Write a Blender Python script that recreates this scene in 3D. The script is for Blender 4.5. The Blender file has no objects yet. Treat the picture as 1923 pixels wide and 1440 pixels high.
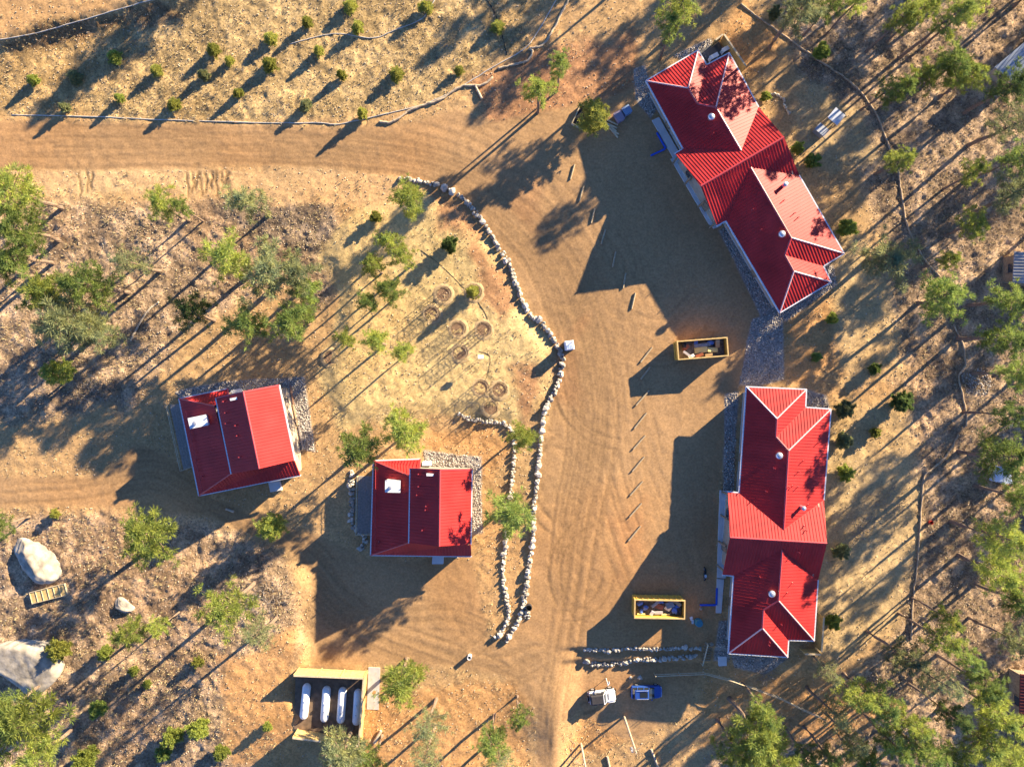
import bpy, bmesh, math, random
import numpy as np
from mathutils import Vector, Matrix
from mathutils.geometry import tessellate_polygon

SC = bpy.context.scene
COL = SC.collection
# ------------------------------------------------------------------ camera, light
S = 13.7            # photograph pixels per metre on the ground
H = 95.0            # height of the drone
CX, CY = 961.5, 720.0
cam = bpy.data.cameras.new('camera'); camo = bpy.data.objects.new('camera', cam); COL.objects.link(camo)
camo.location = (0, 0, H); camo.rotation_euler = (0, 0, 0)
cam.sensor_width = 36; cam.sensor_fit = 'HORIZONTAL'
cam.lens = 36 * H / (1923 / S)
cam.clip_end = 6000; cam.clip_start = 0.5
SC.camera = camo

SUN_EL = math.radians(17.0)
SDX, SDY = 0.766, 0.643          # horizontal direction towards the sun
world = bpy.data.worlds.new('World'); SC.world = world; world.use_nodes = True
nt = world.node_tree
sky = nt.nodes.new('ShaderNodeTexSky'); sky.sky_type = 'NISHITA'; sky.sun_disc = False
sky.sun_elevation = SUN_EL
sky.sun_rotation = math.atan2(SDX, SDY)
sky.altitude = 2300; sky.air_density = 0.45; sky.dust_density = 0.0; sky.ozone_density = 5.0
bg = nt.nodes['Background']; bg.inputs['Strength'].default_value = 0.135
nt.links.new(sky.outputs[0], bg.inputs[0])
sun = bpy.data.lights.new('sun', 'SUN'); sun.energy = 5.0; sun.angle = math.radians(0.5); sun.color = (1.0, 0.83, 0.57)
suno = bpy.data.objects.new('sun', sun); COL.objects.link(suno)
sd = Vector((SDX * math.cos(SUN_EL), SDY * math.cos(SUN_EL), math.sin(SUN_EL)))
suno.rotation_euler = sd.to_track_quat('Z', 'Y').to_euler()
suno.location = sd * 200
vs = SC.view_settings
vs.view_transform = 'Standard'; vs.look = 'None'; vs.gamma = 1.0; vs.use_curve_mapping = False
vs.exposure = 1.92
SC.cycles.max_bounces = 5; SC.cycles.diffuse_bounces = 2; SC.cycles.glossy_bounces = 2
SC.cycles.transmission_bounces = 3; SC.cycles.transparent_max_bounces = 6

random.seed(7); RNG = np.random.default_rng(11)

# ------------------------------------------------------------------ numpy noise
class Noise:
    def __init__(self, seed, n=256):
        self.t = np.random.default_rng(seed).random((n, n)).astype(np.float32); self.n = n
    def __call__(self, x, y, wl):
        u = np.asarray(x) / wl; v = np.asarray(y) / wl
        i = np.floor(u).astype(int); j = np.floor(v).astype(int)
        f = u - i; g = v - j
        f = f * f * (3 - 2 * f); g = g * g * (3 - 2 * g)
        n = self.n; t = self.t
        a = t[i % n, j % n]; b = t[(i + 1) % n, j % n]; c = t[i % n, (j + 1) % n]; d = t[(i + 1) % n, (j + 1) % n]
        return (a * (1 - f) + b * f) * (1 - g) + (c * (1 - f) + d * f) * g
    def fbm(self, x, y, wl, octaves=4, gain=0.55):
        s = 0; a = 1; tot = 0
        for k in range(octaves):
            xr = x * 0.8 - y * 0.6 + 17.3 * k; yr = x * 0.6 + y * 0.8 - 9.1 * k
            s = s + a * self(xr if k % 2 else x + 31 * k, yr if k % 2 else y - 13 * k, wl); tot += a
            a *= gain; wl *= 0.5
        return s / tot
NA, NB, NC, ND = Noise(1), Noise(2), Noise(3), Noise(4)
def sstep(a, b, x):
    t = np.clip((x - a) / (b - a), 0, 1); return t * t * (3 - 2 * t)
def W2(p):   # photograph pixel -> ground metres (flat)
    return ((p[0] - CX) / S, (CY - p[1]) / S)
def sdist(poly, x, y):
    """signed distance in metres, positive inside; poly in photo pixels"""
    P = [W2(p) for p in poly]; n = len(P)
    d = np.full(np.shape(x), 1e9); ins = np.zeros(np.shape(x), bool)
    for k in range(n):
        ax, ay = P[k]; bx, by = P[(k + 1) % n]
        ex, ey = bx - ax, by - ay
        wx, wy = x - ax, y - ay
        t = np.clip((wx * ex + wy * ey) / (ex * ex + ey * ey + 1e-12), 0, 1)
        d = np.minimum(d, (wx - ex * t) ** 2 + (wy - ey * t) ** 2)
        c = (ay > y) != (by > y)
        ins ^= c & (x < (bx - ax) * (y - ay) / ((by - ay) if by != ay else 1e-9) + ax)
    d = np.sqrt(d)
    return np.where(ins, d, -d)

WALL_MAIN = [(752,336),(790,341),(835,353),(868,372),(898,406),(922,440),(943,475),(960,503),(967,530),(980,562),(1000,596),(1020,610),(1037,632),(1049,652),(1056,677),(1050,710),(1038,740),(1026,766),(1018,800),(1014,840),(1010,880),(1005,930),(1001,980),(1000,1015),(993,1065),(988,1105),(984,1132),(977,1155),(965,1179),(948,1207)]
WALL_INNER = [(863,776),(885,788),(915,790),(942,795),(960,805),(966,835),(965,865),(961,905),(957,960),(951,1010),(945,1055),(944,1080),(949,1112),(955,1142),(952,1167),(941,1187),(927,1197)]
WALL_CABIN = [(660,886),(661,913),(661,947),(660,977),(669,993),(680,999),(686,1007),(684,1020),(679,1030)]
WALL_LOW1 = [(1097,1219),(1140,1219),(1180,1217),(1220,1218),(1260,1217),(1316,1217)]
WALL_LOW2 = [(1097,1242),(1130,1246),(1165,1244),(1200,1238),(1250,1236),(1311,1230)]

GARDEN = [(640,420),(700,380),(770,350),(870,385),(950,500),(985,575),(1010,610),(1045,655),(1050,690),(1035,740),(1015,775),(965,805),(870,778),(640,800),(600,720),(640,560),(600,480)]
def terrain(x, y):
    x = np.asarray(x, float); y = np.asarray(y, float)
    px = x * S + CX; py = CY - y * S
    z = np.zeros(np.shape(x))
    # garden plateau inside the long rock wall
    z = z + 0.45 * sstep(-0.3, 2.6, sdist(GARDEN, x, y))
    # gully where the track leaves at the bottom
    z = z - 1.3 * np.exp(-(((px - 975) / 85) ** 2 + ((py - 1420) / 70) ** 2))
    # cut bank west of the lower drive
    bank = sstep(588, 540, px + 14 * np.sin(py * 0.05)) * sstep(1050, 1090, py) * sstep(1450, 1330, py) * sstep(250, 480, px)
    z = z + 0.95 * bank
    # terrace of the upper road in the top-left corner
    line = 78 - px * 0.27
    z = z + 1.2 * sstep(34, -4, py - line) * sstep(430, 330, px)
    # slope falling away below the dirt road, left
    z = z - 0.6 * sstep(380, 560, py) * sstep(700, 560, px) * sstep(860, 620, py)
    # hillside rising under the wood on the right
    z = z + 0.6 * sstep(1650, 2000, px)
    # terraces stepping down at the two low rock walls, then falling away past the parked cars
    side = sstep(1035, 1105, px) * sstep(1760, 1600, px)
    mixr = sstep(1325, 1400, px)
    low = mixr * sstep(1235, 1310, py) * 1.0 + (1 - mixr) * (0.6 * sstep(1213, 1225, py) + 0.7 * sstep(1238, 1252, py))
    z = z - side * (low + 0.9 * sstep(1260, 1430, py))
    return z

# ------------------------------------------------------------------ ground colour zones (surface colours of soil, straw, litter)
YARD = [(-200,225),(640,238),(760,230),(860,205),(930,225),(1060,200),(1215,165),(1350,430),(1440,600),(1390,720),(1365,760),(1345,1000),(1345,1200),(1320,1280),(1300,1330),(1215,1400),(1180,1405),(1090,1345),(1050,1365),(1048,1500),(1003,1500),(1012,1340),(960,1275),(860,1255),(700,1245),(590,1300),(583,1080),(540,1030),(380,965),(200,950),(-200,955),(-200,890),(200,895),(250,830),(330,860),(400,935),(690,1045),(890,1050),(915,1200),(950,1215),(988,1120),(1002,1000),(1014,850),(1040,740),(1058,665),(1000,595),(960,500),(870,375),(745,330),(600,312),(-200,322)]
GRASS = [(-200,120),(0,80),(310,5),(330,-120),(1060,-120),(985,92),(830,178),(640,232),(-200,215)]
BANK = [(-200,318),(600,310),(750,333),(775,372),(650,385),(450,372),(-200,372)]
LITTER = [[(-300,372),(600,384),(620,560),(500,545),(330,640),(250,760),(-300,820)],
          [(-300,965),(210,965),(400,985),(540,1050),(560,1080),(560,1240),(420,1250),(420,1400),(540,1500),(-300,1500)],
          [(1380,-200),(2300,-200),(2300,1700),(1330,1700),(1350,1420),(1560,1300),(1680,1180),(1720,1000),(1700,800),(1650,640),(1660,450),(1600,300),(1500,130)]]
PALE = [[(1545,760),(1700,740),(1730,1000),(1690,1180),(1600,1230),(1530,1230),(1540,1000)], [(1590,420),(1680,520),(1700,700),(1580,720),(1560,560)], [(1500,150),(1620,200),(1660,300),(1560,330),(1490,240)]]
ORANGE = [[(1340,40),(1400,10),(1475,70),(1470,110),(1405,150),(1345,85)], [(1470,600),(1560,555),(1575,700),(1475,712)], [(690,1310),(790,1290),(1000,1275),(990,1500),(660,1500)], [(420,1230),(555,1180),(560,1440),(440,1430)], [(800,800),(940,800),(950,850),(915,890),(890,850),(800,850)], [(1330,1300),(1540,1250),(1700,1330),(1560,1400),(1330,1420)], [(1090,1345),(1140,1320),(1200,1400),(1060,1440)]]
RED = [[(930,300),(1010,330),(1000,420),(940,380)], [(1040,640),(1100,600),(1090,760),(1040,760)], [(1150,990),(1210,960),(1220,1060),(1160,1080)], [(1100,1290),(1200,1270),(1180,1320),(1110,1320)], [(880,150),(1000,100),(1190,60),(1215,140),(1120,230),(1000,260),(900,240)], [(890,470),(955,505),(985,580),(960,600),(905,560)], [(800,350),(870,385),(900,440),(830,430)], [(960,690),(1040,680),(1010,780),(975,800)]]
GRAVEL = [[(1388,722),(1412,600),(1470,580),(1472,712),(1420,728)], [(1462,582),(1545,495),(1566,500),(1572,535),(1475,605)], [(1190,130),(1212,122),(1216,150),(1240,195),(1222,225),(1196,190)],
          [(325,735),(430,715),(570,708),(592,848),(560,845),(545,730),(340,752)], [(795,845),(903,858),(906,1000),(887,1003),(889,880),(800,880)], [(1362,740),(1386,735),(1378,925),(1358,925)],
          [(1350,1165),(1372,1165),(1372,1245),(1342,1245)], [(1372,1228),(1480,1236),(1440,1268),(1380,1255)], [(1262,105),(1335,72),(1358,110),(1300,125)], [(1513,731),(1552,742),(1558,768),(1514,765)], [(1350,432),(1368,425),(1468,588),(1432,600)]]

def soil(x, y):
    n1 = NA.fbm(x, y, 9.0, 4); n2 = NB.fbm(x, y, 1.6, 3); n3 = NC.fbm(x, y, 24.0, 3)
    wob = (NB.fbm(x + 50, y, 3.0, 3) - 0.5) * 3.4
    C = np.empty(np.shape(x) + (3,)); C[:] = (0.50, 0.315, 0.148)
    rough = np.full(np.shape(x), 0.35)
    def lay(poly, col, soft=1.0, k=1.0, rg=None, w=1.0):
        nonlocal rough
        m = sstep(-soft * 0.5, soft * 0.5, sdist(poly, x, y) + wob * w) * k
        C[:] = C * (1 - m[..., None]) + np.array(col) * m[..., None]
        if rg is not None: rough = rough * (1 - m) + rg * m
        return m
    lay(GRASS, (0.52, 0.36, 0.168), 2.0, 1, 0.75)
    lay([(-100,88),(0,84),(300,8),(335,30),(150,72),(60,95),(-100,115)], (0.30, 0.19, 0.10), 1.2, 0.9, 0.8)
    for p in LITTER: lay(p, (0.50, 0.345, 0.215), 3.0, 1, 1.0)
    lay([(380,372),(640,380),(640,455),(560,480),(450,440)], (0.33, 0.255, 0.185), 2.5, 0.9, 1.0)
    for p in PALE: lay(p, (0.54, 0.38, 0.19), 2.5, 0.9, 0.35)
    lay(GARDEN, (0.62, 0.45, 0.205), 1.4, 0.95, 0.35)
    lay(BANK, (0.60, 0.395, 0.20), 1.5, 0.95, 0.3)
    for p in ORANGE: lay(p, (0.53, 0.29, 0.12), 2.0, 0.9, 0.4)
    for p in RED: lay(p, (0.40, 0.20, 0.10), 2.0, 0.85, 0.4)
    reds = RED[:4]
    yard = lay(YARD, (0.40, 0.243, 0.118), 1.0, 1.0, 0.12, 0.35)
    for p in reds: lay(p, (0.42, 0.215, 0.10), 3.0, 0.45, None, 1.5)
    gr = np.zeros(np.shape(x))
    for p in GRAVEL: gr = np.maximum(gr, lay(p, (0.36, 0.32, 0.28), 0.3, 1.0, 0.3, 0.12))
    # patches of different soil, straw and needles
    C *= (0.80 + 0.42 * n1)[..., None]
    red = sstep(0.55, 0.75, n3)[..., None] * 0.5
    C[:] = C * (1 - red) + C * np.array((1.02, 0.90, 0.78)) * red
    fine = sstep(0.38, 0.66, n2)
    lit = np.clip((rough - 0.2) / 0.8, 0, 1)
    C *= (1 - 0.42 * lit * (1 - fine))[..., None]
    C *= (1 + 0.20 * lit * sstep(0.6, 0.75, n2))[..., None]
    return C, rough, yard, gr

# ------------------------------------------------------------------ materials
MATS = {}
def mat(name, col, rough=0.7, metal=0.0, noise=0.0, nscale=3.0, bump=0.0, bscale=20.0, spec=0.3, coat=0.0, col2=None):
    if name in MATS: return MATS[name]
    m = bpy.data.materials.new(name); m.use_nodes = True; MATS[name] = m
    t = m.node_tree; b = t.nodes['Principled BSDF']
    b.inputs['Base Color'].default_value = (*col, 1); b.inputs['Roughness'].default_value = rough
    b.inputs['Metallic'].default_value = metal; b.inputs['Specular IOR Level'].default_value = spec
    b.inputs['Coat Weight'].default_value = coat
    tc = t.nodes.new('ShaderNodeTexCoord')
    if noise > 0:
        n = t.nodes.new('ShaderNodeTexNoise'); n.inputs['Scale'].default_value = nscale; n.inputs['Detail'].default_value = 6
        t.links.new(tc.outputs['Object'], n.inputs['Vector'])
        r = t.nodes.new('ShaderNodeValToRGB')
        lo = [max(0, c * (1 - noise)) for c in col]; hi = col2 or [min(1, c * (1 + noise)) for c in col]
        r.color_ramp.elements[0].position = 0.3; r.color_ramp.elements[1].position = 0.7
        r.color_ramp.elements[0].color = (*lo, 1); r.color_ramp.elements[1].color = (*hi, 1)
        t.links.new(n.outputs['Fac'], r.inputs[0]); t.links.new(r.outputs[0], b.inputs['Base Color'])
    if bump > 0:
        n2 = t.nodes.new('ShaderNodeTexNoise'); n2.inputs['Scale'].default_value = bscale; n2.inputs['Detail'].default_value = 5
        t.links.new(tc.outputs['Object'], n2.inputs['Vector'])
        bp = t.nodes.new('ShaderNodeBump'); bp.inputs['Strength'].default_value = bump; bp.inputs['Distance'].default_value = 0.05
        t.links.new(n2.outputs['Fac'], bp.inputs['Height']); t.links.new(bp.outputs[0], b.inputs['Normal'])
    return m

def per_object(m, amount):
    """slight value change from one object to the next"""
    t = m.node_tree; b = t.nodes['Principled BSDF']
    oi = t.nodes.new('ShaderNodeObjectInfo'); mr = t.nodes.new('ShaderNodeMapRange')
    mr.inputs['To Min'].default_value = 1 - amount; mr.inputs['To Max'].default_value = 1 + amount
    t.links.new(oi.outputs['Random'], mr.inputs['Value'])
    hs = t.nodes.new('ShaderNodeHueSaturation'); t.links.new(mr.outputs[0], hs.inputs['Value'])
    lk = b.inputs['Base Color'].links
    if lk: t.links.new(lk[0].from_socket, hs.inputs['Color'])
    else: hs.inputs['Color'].default_value = b.inputs['Base Color'].default_value
    t.links.new(hs.outputs[0], b.inputs['Base Color'])
    return m

def foliage_mat(name, col, var=0.25):
    m = bpy.data.materials.new(name); m.use_nodes = True; MATS[name] = m
    t = m.node_tree; t.nodes.clear()
    out = t.nodes.new('ShaderNodeOutputMaterial'); dif = t.nodes.new('ShaderNodeBsdfDiffuse'); tr = t.nodes.new('ShaderNodeBsdfTranslucent')
    mix = t.nodes.new('ShaderNodeMixShader'); mix.inputs[0].default_value = 0.46
    tc = t.nodes.new('ShaderNodeTexCoord'); n = t.nodes.new('ShaderNodeTexNoise'); n.inputs['Scale'].default_value = 1.3; n.inputs['Detail'].default_value = 3
    t.links.new(tc.outputs['Object'], n.inputs['Vector'])
    r = t.nodes.new('ShaderNodeValToRGB'); r.color_ramp.elements[0].position = 0.3; r.color_ramp.elements[1].position = 0.7
    r.color_ramp.elements[0].color = (col[0] * 0.72, col[1] * 0.8, col[2] * 0.95, 1)
    r.color_ramp.elements[1].color = (col[0] * 1.3, col[1] * 1.15, col[2] * 0.9, 1)
    oi = t.nodes.new('ShaderNodeObjectInfo'); hs = t.nodes.new('ShaderNodeHueSaturation'); mr = t.nodes.new('ShaderNodeMapRange')
    mr.inputs['To Min'].default_value = 1 - var; mr.inputs['To Max'].default_value = 1 + var
    t.links.new(n.outputs['Fac'], r.inputs[0]); t.links.new(r.outputs[0], hs.inputs['Color'])
    t.links.new(oi.outputs['Random'], mr.inputs['Value']); t.links.new(mr.outputs[0], hs.inputs['Value'])
    t.links.new(hs.outputs[0], dif.inputs[0]); t.links.new(hs.outputs[0], tr.inputs[0])
    t.links.new(dif.outputs[0], mix.inputs[1]); t.links.new(tr.outputs[0], mix.inputs[2]); t.links.new(mix.outputs[0], out.inputs[0])
    return m

M_RED = mat('red_roof_metal', (0.46, 0.034, 0.032), 0.52, 0.0, 0.20, 0.35, 0.04, 3.0, 0.2)
M_CAP = mat('red_ridge_metal', (0.46, 0.05, 0.055), 0.35, 0.0, 0, 1, 0, 1, 0.6)
M_CAPL = mat('hip_highlight_metal', (0.72, 0.45, 0.43), 0.4, 0.0, 0, 1, 0, 1, 0.6)  # roof red paled for the lodge hip caps: the highlight along them is painted
M_WHITE = mat('white_painted_metal', (0.78, 0.79, 0.80), 0.45, 0.0, 0.06, 2.0)
M_FASCIA = mat('pale_fascia', (0.66, 0.68, 0.72), 0.5, 0.0, 0.08, 2.0)
M_WALL = mat('tan_siding', (0.42, 0.34, 0.25), 0.8, 0.0, 0.12, 1.5, 0.1, 30)
M_BASE = mat('concrete', (0.46, 0.45, 0.43), 0.85, 0.0, 0.12, 1.2, 0.1, 25)
M_DECK = mat('grey_deck_boards', (0.28, 0.25, 0.22), 0.8, 0.0, 0.2, 4.0)
M_TIMBER = mat('yellow_timber', (0.58, 0.40, 0.16), 0.7, 0.0, 0.2, 3.0, 0.1, 20)
M_TIMBERL = mat('light_timber', (0.56, 0.45, 0.29), 0.75, 0.0, 0.2, 5.0, 0.15, 25)
M_TIMBERD = mat('weathered_timber', (0.30, 0.22, 0.14), 0.8, 0.0, 0.3, 4.0, 0.15, 25)
M_GALV = mat('galvanised_steel', (0.62, 0.64, 0.67), 0.35, 0.7, 0.1, 4.0)
M_BLACK = mat('black_rubber', (0.02, 0.02, 0.022), 0.8)
M_DARK = mat('dark_metal', (0.05, 0.05, 0.055), 0.5, 0.3)
M_GLASS = mat('dark_glass', (0.02, 0.025, 0.03), 0.06, 0.0, 0, 1, 0, 1, 0.6)
M_WINGLASS = mat('window_glass', (0.05, 0.06, 0.075), 0.08, 0.0, 0, 1, 0, 1, 0.6)
M_BLUE = mat('blue_paint', (0.03, 0.10, 0.55), 0.5, 0.0, 0.1, 3.0)
M_STONE = per_object(mat('pale_granite', (0.43, 0.385, 0.32), 0.9, 0.0, 0.32, 3.0, 0.35, 9.0), 0.36)
M_BOULDER = mat('boulder_granite', (0.345, 0.30, 0.24), 0.95, 0.0, 0.45, 0.9, 1.0, 2.2)
M_BARK = mat('pine_bark', (0.21, 0.145, 0.10), 0.9, 0.0, 0.3, 5.0, 0.3, 12)
M_LOG = mat('bare_log', (0.50, 0.40, 0.28), 0.85, 0.0, 0.25, 4.0, 0.2, 15)
M_WATTLE = mat('straw_wattle', (0.46, 0.36, 0.24), 0.95, 0.0, 0.35, 6.0, 0.4, 20)
M_HOSE = mat('pale_silt_tube', (0.52, 0.48, 0.42), 0.8, 0.0, 0.2, 3.0)
M_BROWNT = mat('brown_silt_tube', (0.42, 0.31, 0.20), 0.9, 0.0, 0.35, 3.0)
M_TANK = mat('white_tank_paint', (0.80, 0.81, 0.83), 0.35, 0.0, 0.05, 2.0, 0, 1, 0.5)
FOL = {'bright': foliage_mat('bright_pine_needles', (0.33, 0.39, 0.095)),
       'green': foliage_mat('green_pine_needles', (0.25, 0.33, 0.095)),
       'grey': foliage_mat('greyish_pine_needles', (0.275, 0.305, 0.15)),
       'dark': foliage_mat('dark_pine_needles', (0.14, 0.20, 0.07)),
       'lime': foliage_mat('lime_needles', (0.38, 0.40, 0.10))}

# ------------------------------------------------------------------ mesh building
class MB:
    def __init__(self): self.v = []; self.f = []
    def add(self, vs, fs):
        o = len(self.v); self.v += [tuple(p) for p in vs]; self.f += [tuple(i + o for i in f) for f in fs]; return self
    def box(self, c, s, rz=0.0, M=None):
        x, y, z = s[0] / 2, s[1] / 2, s[2] / 2
        vs = [Vector(p) for p in ((-x,-y,-z),(x,-y,-z),(x,y,-z),(-x,y,-z),(-x,-y,z),(x,-y,z),(x,y,z),(-x,y,z))]
        R = M or Matrix.Rotation(rz, 3, 'Z')
        return self.add([R @ p + Vector(c) for p in vs], [(3,2,1,0),(4,5,6,7),(0,1,5,4),(1,2,6,5),(2,3,7,6),(3,0,4,7)])
    def beam(self, a, b, w, h):
        """box from a to b, w wide (horizontal), h high, axis along its centre"""
        a, b = Vector(a), Vector(b); d = b - a; L = d.length
        if L < 1e-5: return self
        X = d / L; up = Vector((0, 0, 1))
        Y = up.cross(X)
        if Y.length < 1e-4: Y = Vector((0, 1, 0))
        Y.normalize(); Z = X.cross(Y)
        return self.box((a + b) / 2, (L, w, h), M=Matrix((X, Y, Z)).transposed())
    def tube(self, pts, rs, n=7, caps=True):
        pts = [Vector(p) for p in pts]
        if not hasattr(rs, '__len__'): rs = [rs] * len(pts)
        vs = []; fs = []
        for k, p in enumerate(pts):
            d = (pts[min(k + 1, len(pts) - 1)] - pts[max(k - 1, 0)])
            d.normalize()
            u = d.cross(Vector((0, 0, 1)))
            if u.length < 1e-3: u = Vector((1, 0, 0))
            u.normalize(); w = d.cross(u)
            for i in range(n):
                a = 2 * math.pi * i / n
                vs.append(p + (u * math.cos(a) + w * math.sin(a)) * rs[k])
        for k in range(len(pts) - 1):
            for i in range(n):
                j = (i + 1) % n
                fs.append((k * n + i, k * n + j, (k + 1) * n + j, (k + 1) * n + i))
        if caps:
            fs.append(tuple(range(n - 1, -1, -1))); fs.append(tuple((len(pts) - 1) * n + i for i in range(n)))
        return self.add(vs, fs)
    def lathe(self, c, prof, n=16):
        """profile [(r, z)] turned about the vertical through c"""
        vs = []; fs = []
        for r, z in prof:
            for i in range(n):
                a = 2 * math.pi * i / n; vs.append((c[0] + r * math.cos(a), c[1] + r * math.sin(a), c[2] + z))
        for k in range(len(prof) - 1):
            for i in range(n):
                j = (i + 1) % n; fs.append((k * n + i, k * n + j, (k + 1) * n + j, (k + 1) * n + i))
        fs.append(tuple(range(n - 1, -1, -1))); fs.append(tuple((len(prof) - 1) * n + i for i in range(n)))
        return self.add(vs, fs)
    def prism(self, pts, z0, z1):
        n = len(pts)
        area = sum(pts[i][0] * pts[(i + 1) % n][1] - pts[(i + 1) % n][0] * pts[i][1] for i in range(n))
        if area < 0: pts = pts[::-1]
        vs = [(p[0], p[1], z0) for p in pts] + [(p[0], p[1], z1) for p in pts]
        fs = [tuple(range(n - 1, -1, -1)), tuple(range(n, 2 * n))] + [(i, (i + 1) % n, n + (i + 1) % n, n + i) for i in range(n)]
        return self.add(vs, fs)
    def loft(self, secs, close=True):
        n = len(secs[0]); vs = [p for s in secs for p in s]; fs = []
        for k in range(len(secs) - 1):
            for i in range(n):
                j = (i + 1) % n; fs.append((k * n + i, (k + 1) * n + i, (k + 1) * n + j, k * n + j))
        if close:
            fs.append(tuple(range(n))); fs.append(tuple((len(secs) - 1) * n + i for i in range(n - 1, -1, -1)))
        return self.add(vs, fs)
    def build(self, name, m, parent=None, off=None, smooth=False, bevel=0.0):
        me = bpy.data.meshes.new(name)
        if off is not None: vs = [(p[0] - off[0], p[1] - off[1], p[2] - off[2]) for p in self.v]
        else: vs = self.v
        me.from_pydata(vs, [], self.f); me.update()
        bm = bmesh.new(); bm.from_mesh(me); bmesh.ops.recalc_face_normals(bm, faces=bm.faces); bm.to_mesh(me); bm.free()
        me.materials.append(m)
        o = bpy.data.objects.new(name, me); COL.objects.link(o)
        if parent is not None: o.parent = parent
        if smooth:
            for p in me.polygons: p.use_smooth = True
        if bevel > 0:
            md = o.modifiers.new('bevel', 'BEVEL'); md.width = bevel; md.segments = 2; md.limit_method = 'ANGLE'
        return o
def tag(o, label, cat, group=None, kind=None):
    if label: o['label'] = label
    if cat: o['category'] = cat
    if group: o['group'] = group
    if kind: o['kind'] = kind
    return o
def thing(name, label, cat, loc, rz=0.0, group=None):
    o = bpy.data.objects.new(name, None); COL.objects.link(o); o.empty_display_size = 0.3
    o.location = loc; o.rotation_euler = (0, 0, rz)
    return tag(o, label, cat, group)
def mesh_np(name, verts, faces, m, k=3):
    me = bpy.data.meshes.new(name); n = len(verts); f = len(faces)
    me.vertices.add(n); me.vertices.foreach_set('co', np.asarray(verts, np.float32).ravel())
    me.loops.add(f * k); me.loops.foreach_set('vertex_index', np.asarray(faces, np.int32).ravel())
    me.polygons.add(f); me.polygons.foreach_set('loop_start', np.arange(0, f * k, k, dtype=np.int32))
    me.update(calc_edges=True)
    if m: me.materials.append(m)
    return me
def G(px, py, dz=0.0):
    """point on the ground seen at this pixel"""
    z = 0.0
    for _ in range(3):
        x = (px - CX) / S * (H - z) / H; y = (CY - py) / S * (H - z) / H; z = float(terrain(x, y))
    return Vector((x, y, z + dz))
def P(px, py, z):
    """point at height z seen at this pixel"""
    k = (H - z) / H / S
    return Vector(((px - CX) * k, (CY - py) * k, z))
def copy_tree(o, parent=None):
    c = o.copy(); COL.objects.link(c); c.parent = parent
    for ch in o.children: copy_tree(ch, c)
    return c

# ------------------------------------------------------------------ ground
def axis(lim, step):
    a = np.arange(-lim, lim + 1e-6, step); out = []; d = step; v = lim
    while v < 1500: d *= 1.35; v += d; out.append(v)
    o = np.array(out); return np.concatenate([-o[::-1], a, o])
gx = axis(75.0, 0.2); gy = axis(57.0, 0.2)
X, Y = np.meshgrid(gx, gy, indexing='ij')
Z = terrain(X, Y)
C, ROUGH, YM, GM = soil(X, Y)
# tyre tracks: shallow ruts pressed into the drive
rut = np.zeros_like(X); i0 = np.searchsorted(gx, -75.0 - 1e-6) ; j0 = np.searchsorted(gy, -57.0 - 1e-6)
def splat(xy, w):
    i = np.round((xy[:, 0] + 75) / 0.2).astype(int); j = np.round((xy[:, 1] + 57) / 0.2).astype(int)
    ok = (i > 1) & (i < 749) & (j > 1) & (j < 569); i = i[ok] + i0; j = j[ok] + j0
    for di, dj, k in ((0,0,1),(1,0,.5),(-1,0,.5),(0,1,.5),(0,-1,.5)): np.maximum.at(rut, (i + di, j + dj), k * w)
def smoothline(pts, n=10):
    P_ = np.array(pts, float); out = []
    for k in range(len(P_) - 1):
        a = P_[max(k - 1, 0)]; b = P_[k]; c = P_[k + 1]; d = P_[min(k + 2, len(P_) - 1)]
        for t in np.arange(n) / n:
            out.append(0.5 * ((2 * b) + (-a + c) * t + (2 * a - 5 * b + 4 * c - d) * t * t + (-a + 3 * b - 3 * c + d) * t ** 3))
    out.append(P_[-1]); return np.array(out)
def track(pts, spread, count, w0=0.5):
    line = smoothline(pts, 12); xy = np.array([W2(p) for p in line])
    seg = np.linalg.norm(np.diff(xy, axis=0), axis=1); s = np.concatenate([[0], np.cumsum(seg)])
    ss = np.arange(0, s[-1], 0.12); x = np.interp(ss, s, xy[:, 0]); y = np.interp(ss, s, xy[:, 1])
    tx = np.gradient(x); ty = np.gradient(y); L = np.hypot(tx, ty) + 1e-9; nx, ny = -ty / L, tx / L
    for c in range(count):
        base = random.gauss(0, spread); ph = random.random() * 99; a = random.uniform(0, 0.5); b = random.uniform(0.5, 1)
        w = random.uniform(0.35, 1) * w0; sl = slice(int(a * len(ss)), int(b * len(ss)))
        wob = (NA(ss + ph * 7, ss * 0 + ph, 20.0) - 0.5) * 2.6
        for side in (-0.75, 0.75):
            o = base + wob + side
            splat(np.stack([x + nx * o, y + ny * o], 1)[sl], w)
MAINLINE = [(1030,1440),(1035,1330),(1055,1200),(1085,1000),(1115,850),(1120,740),(1090,600),(1040,480),(960,390),(840,320),(650,285),(350,270),(0,265)]
track(MAINLINE, 2.5, 44, 0.85)
track([(1250,1110),(1180,900),(1150,700),(1110,560),(1060,440),(980,360),(800,300)], 3.2, 26, 0.6)
track([(0,915),(150,905),(300,880),(430,960),(560,1050),(640,1140),(740,1200),(850,1240),(960,1290),(1020,1400)], 1.5, 24, 0.9)
track([(600,1150),(720,1150),(850,1150),(920,1190),(870,1235),(960,1250),(1080,1180)], 1.6, 10, 0.7)
track([(1340,560),(1250,640),(1150,600),(1080,480)], 2.4, 14, 0.6)
track([(700,280),(500,262),(250,262),(0,262)], 1.2, 8, 0.6)
track([(160,300),(158,360)], 0.2, 2, 1.0)
track([(830,800),(900,830),(930,880),(920,920)], 1.2, 5, 0.7)
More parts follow.
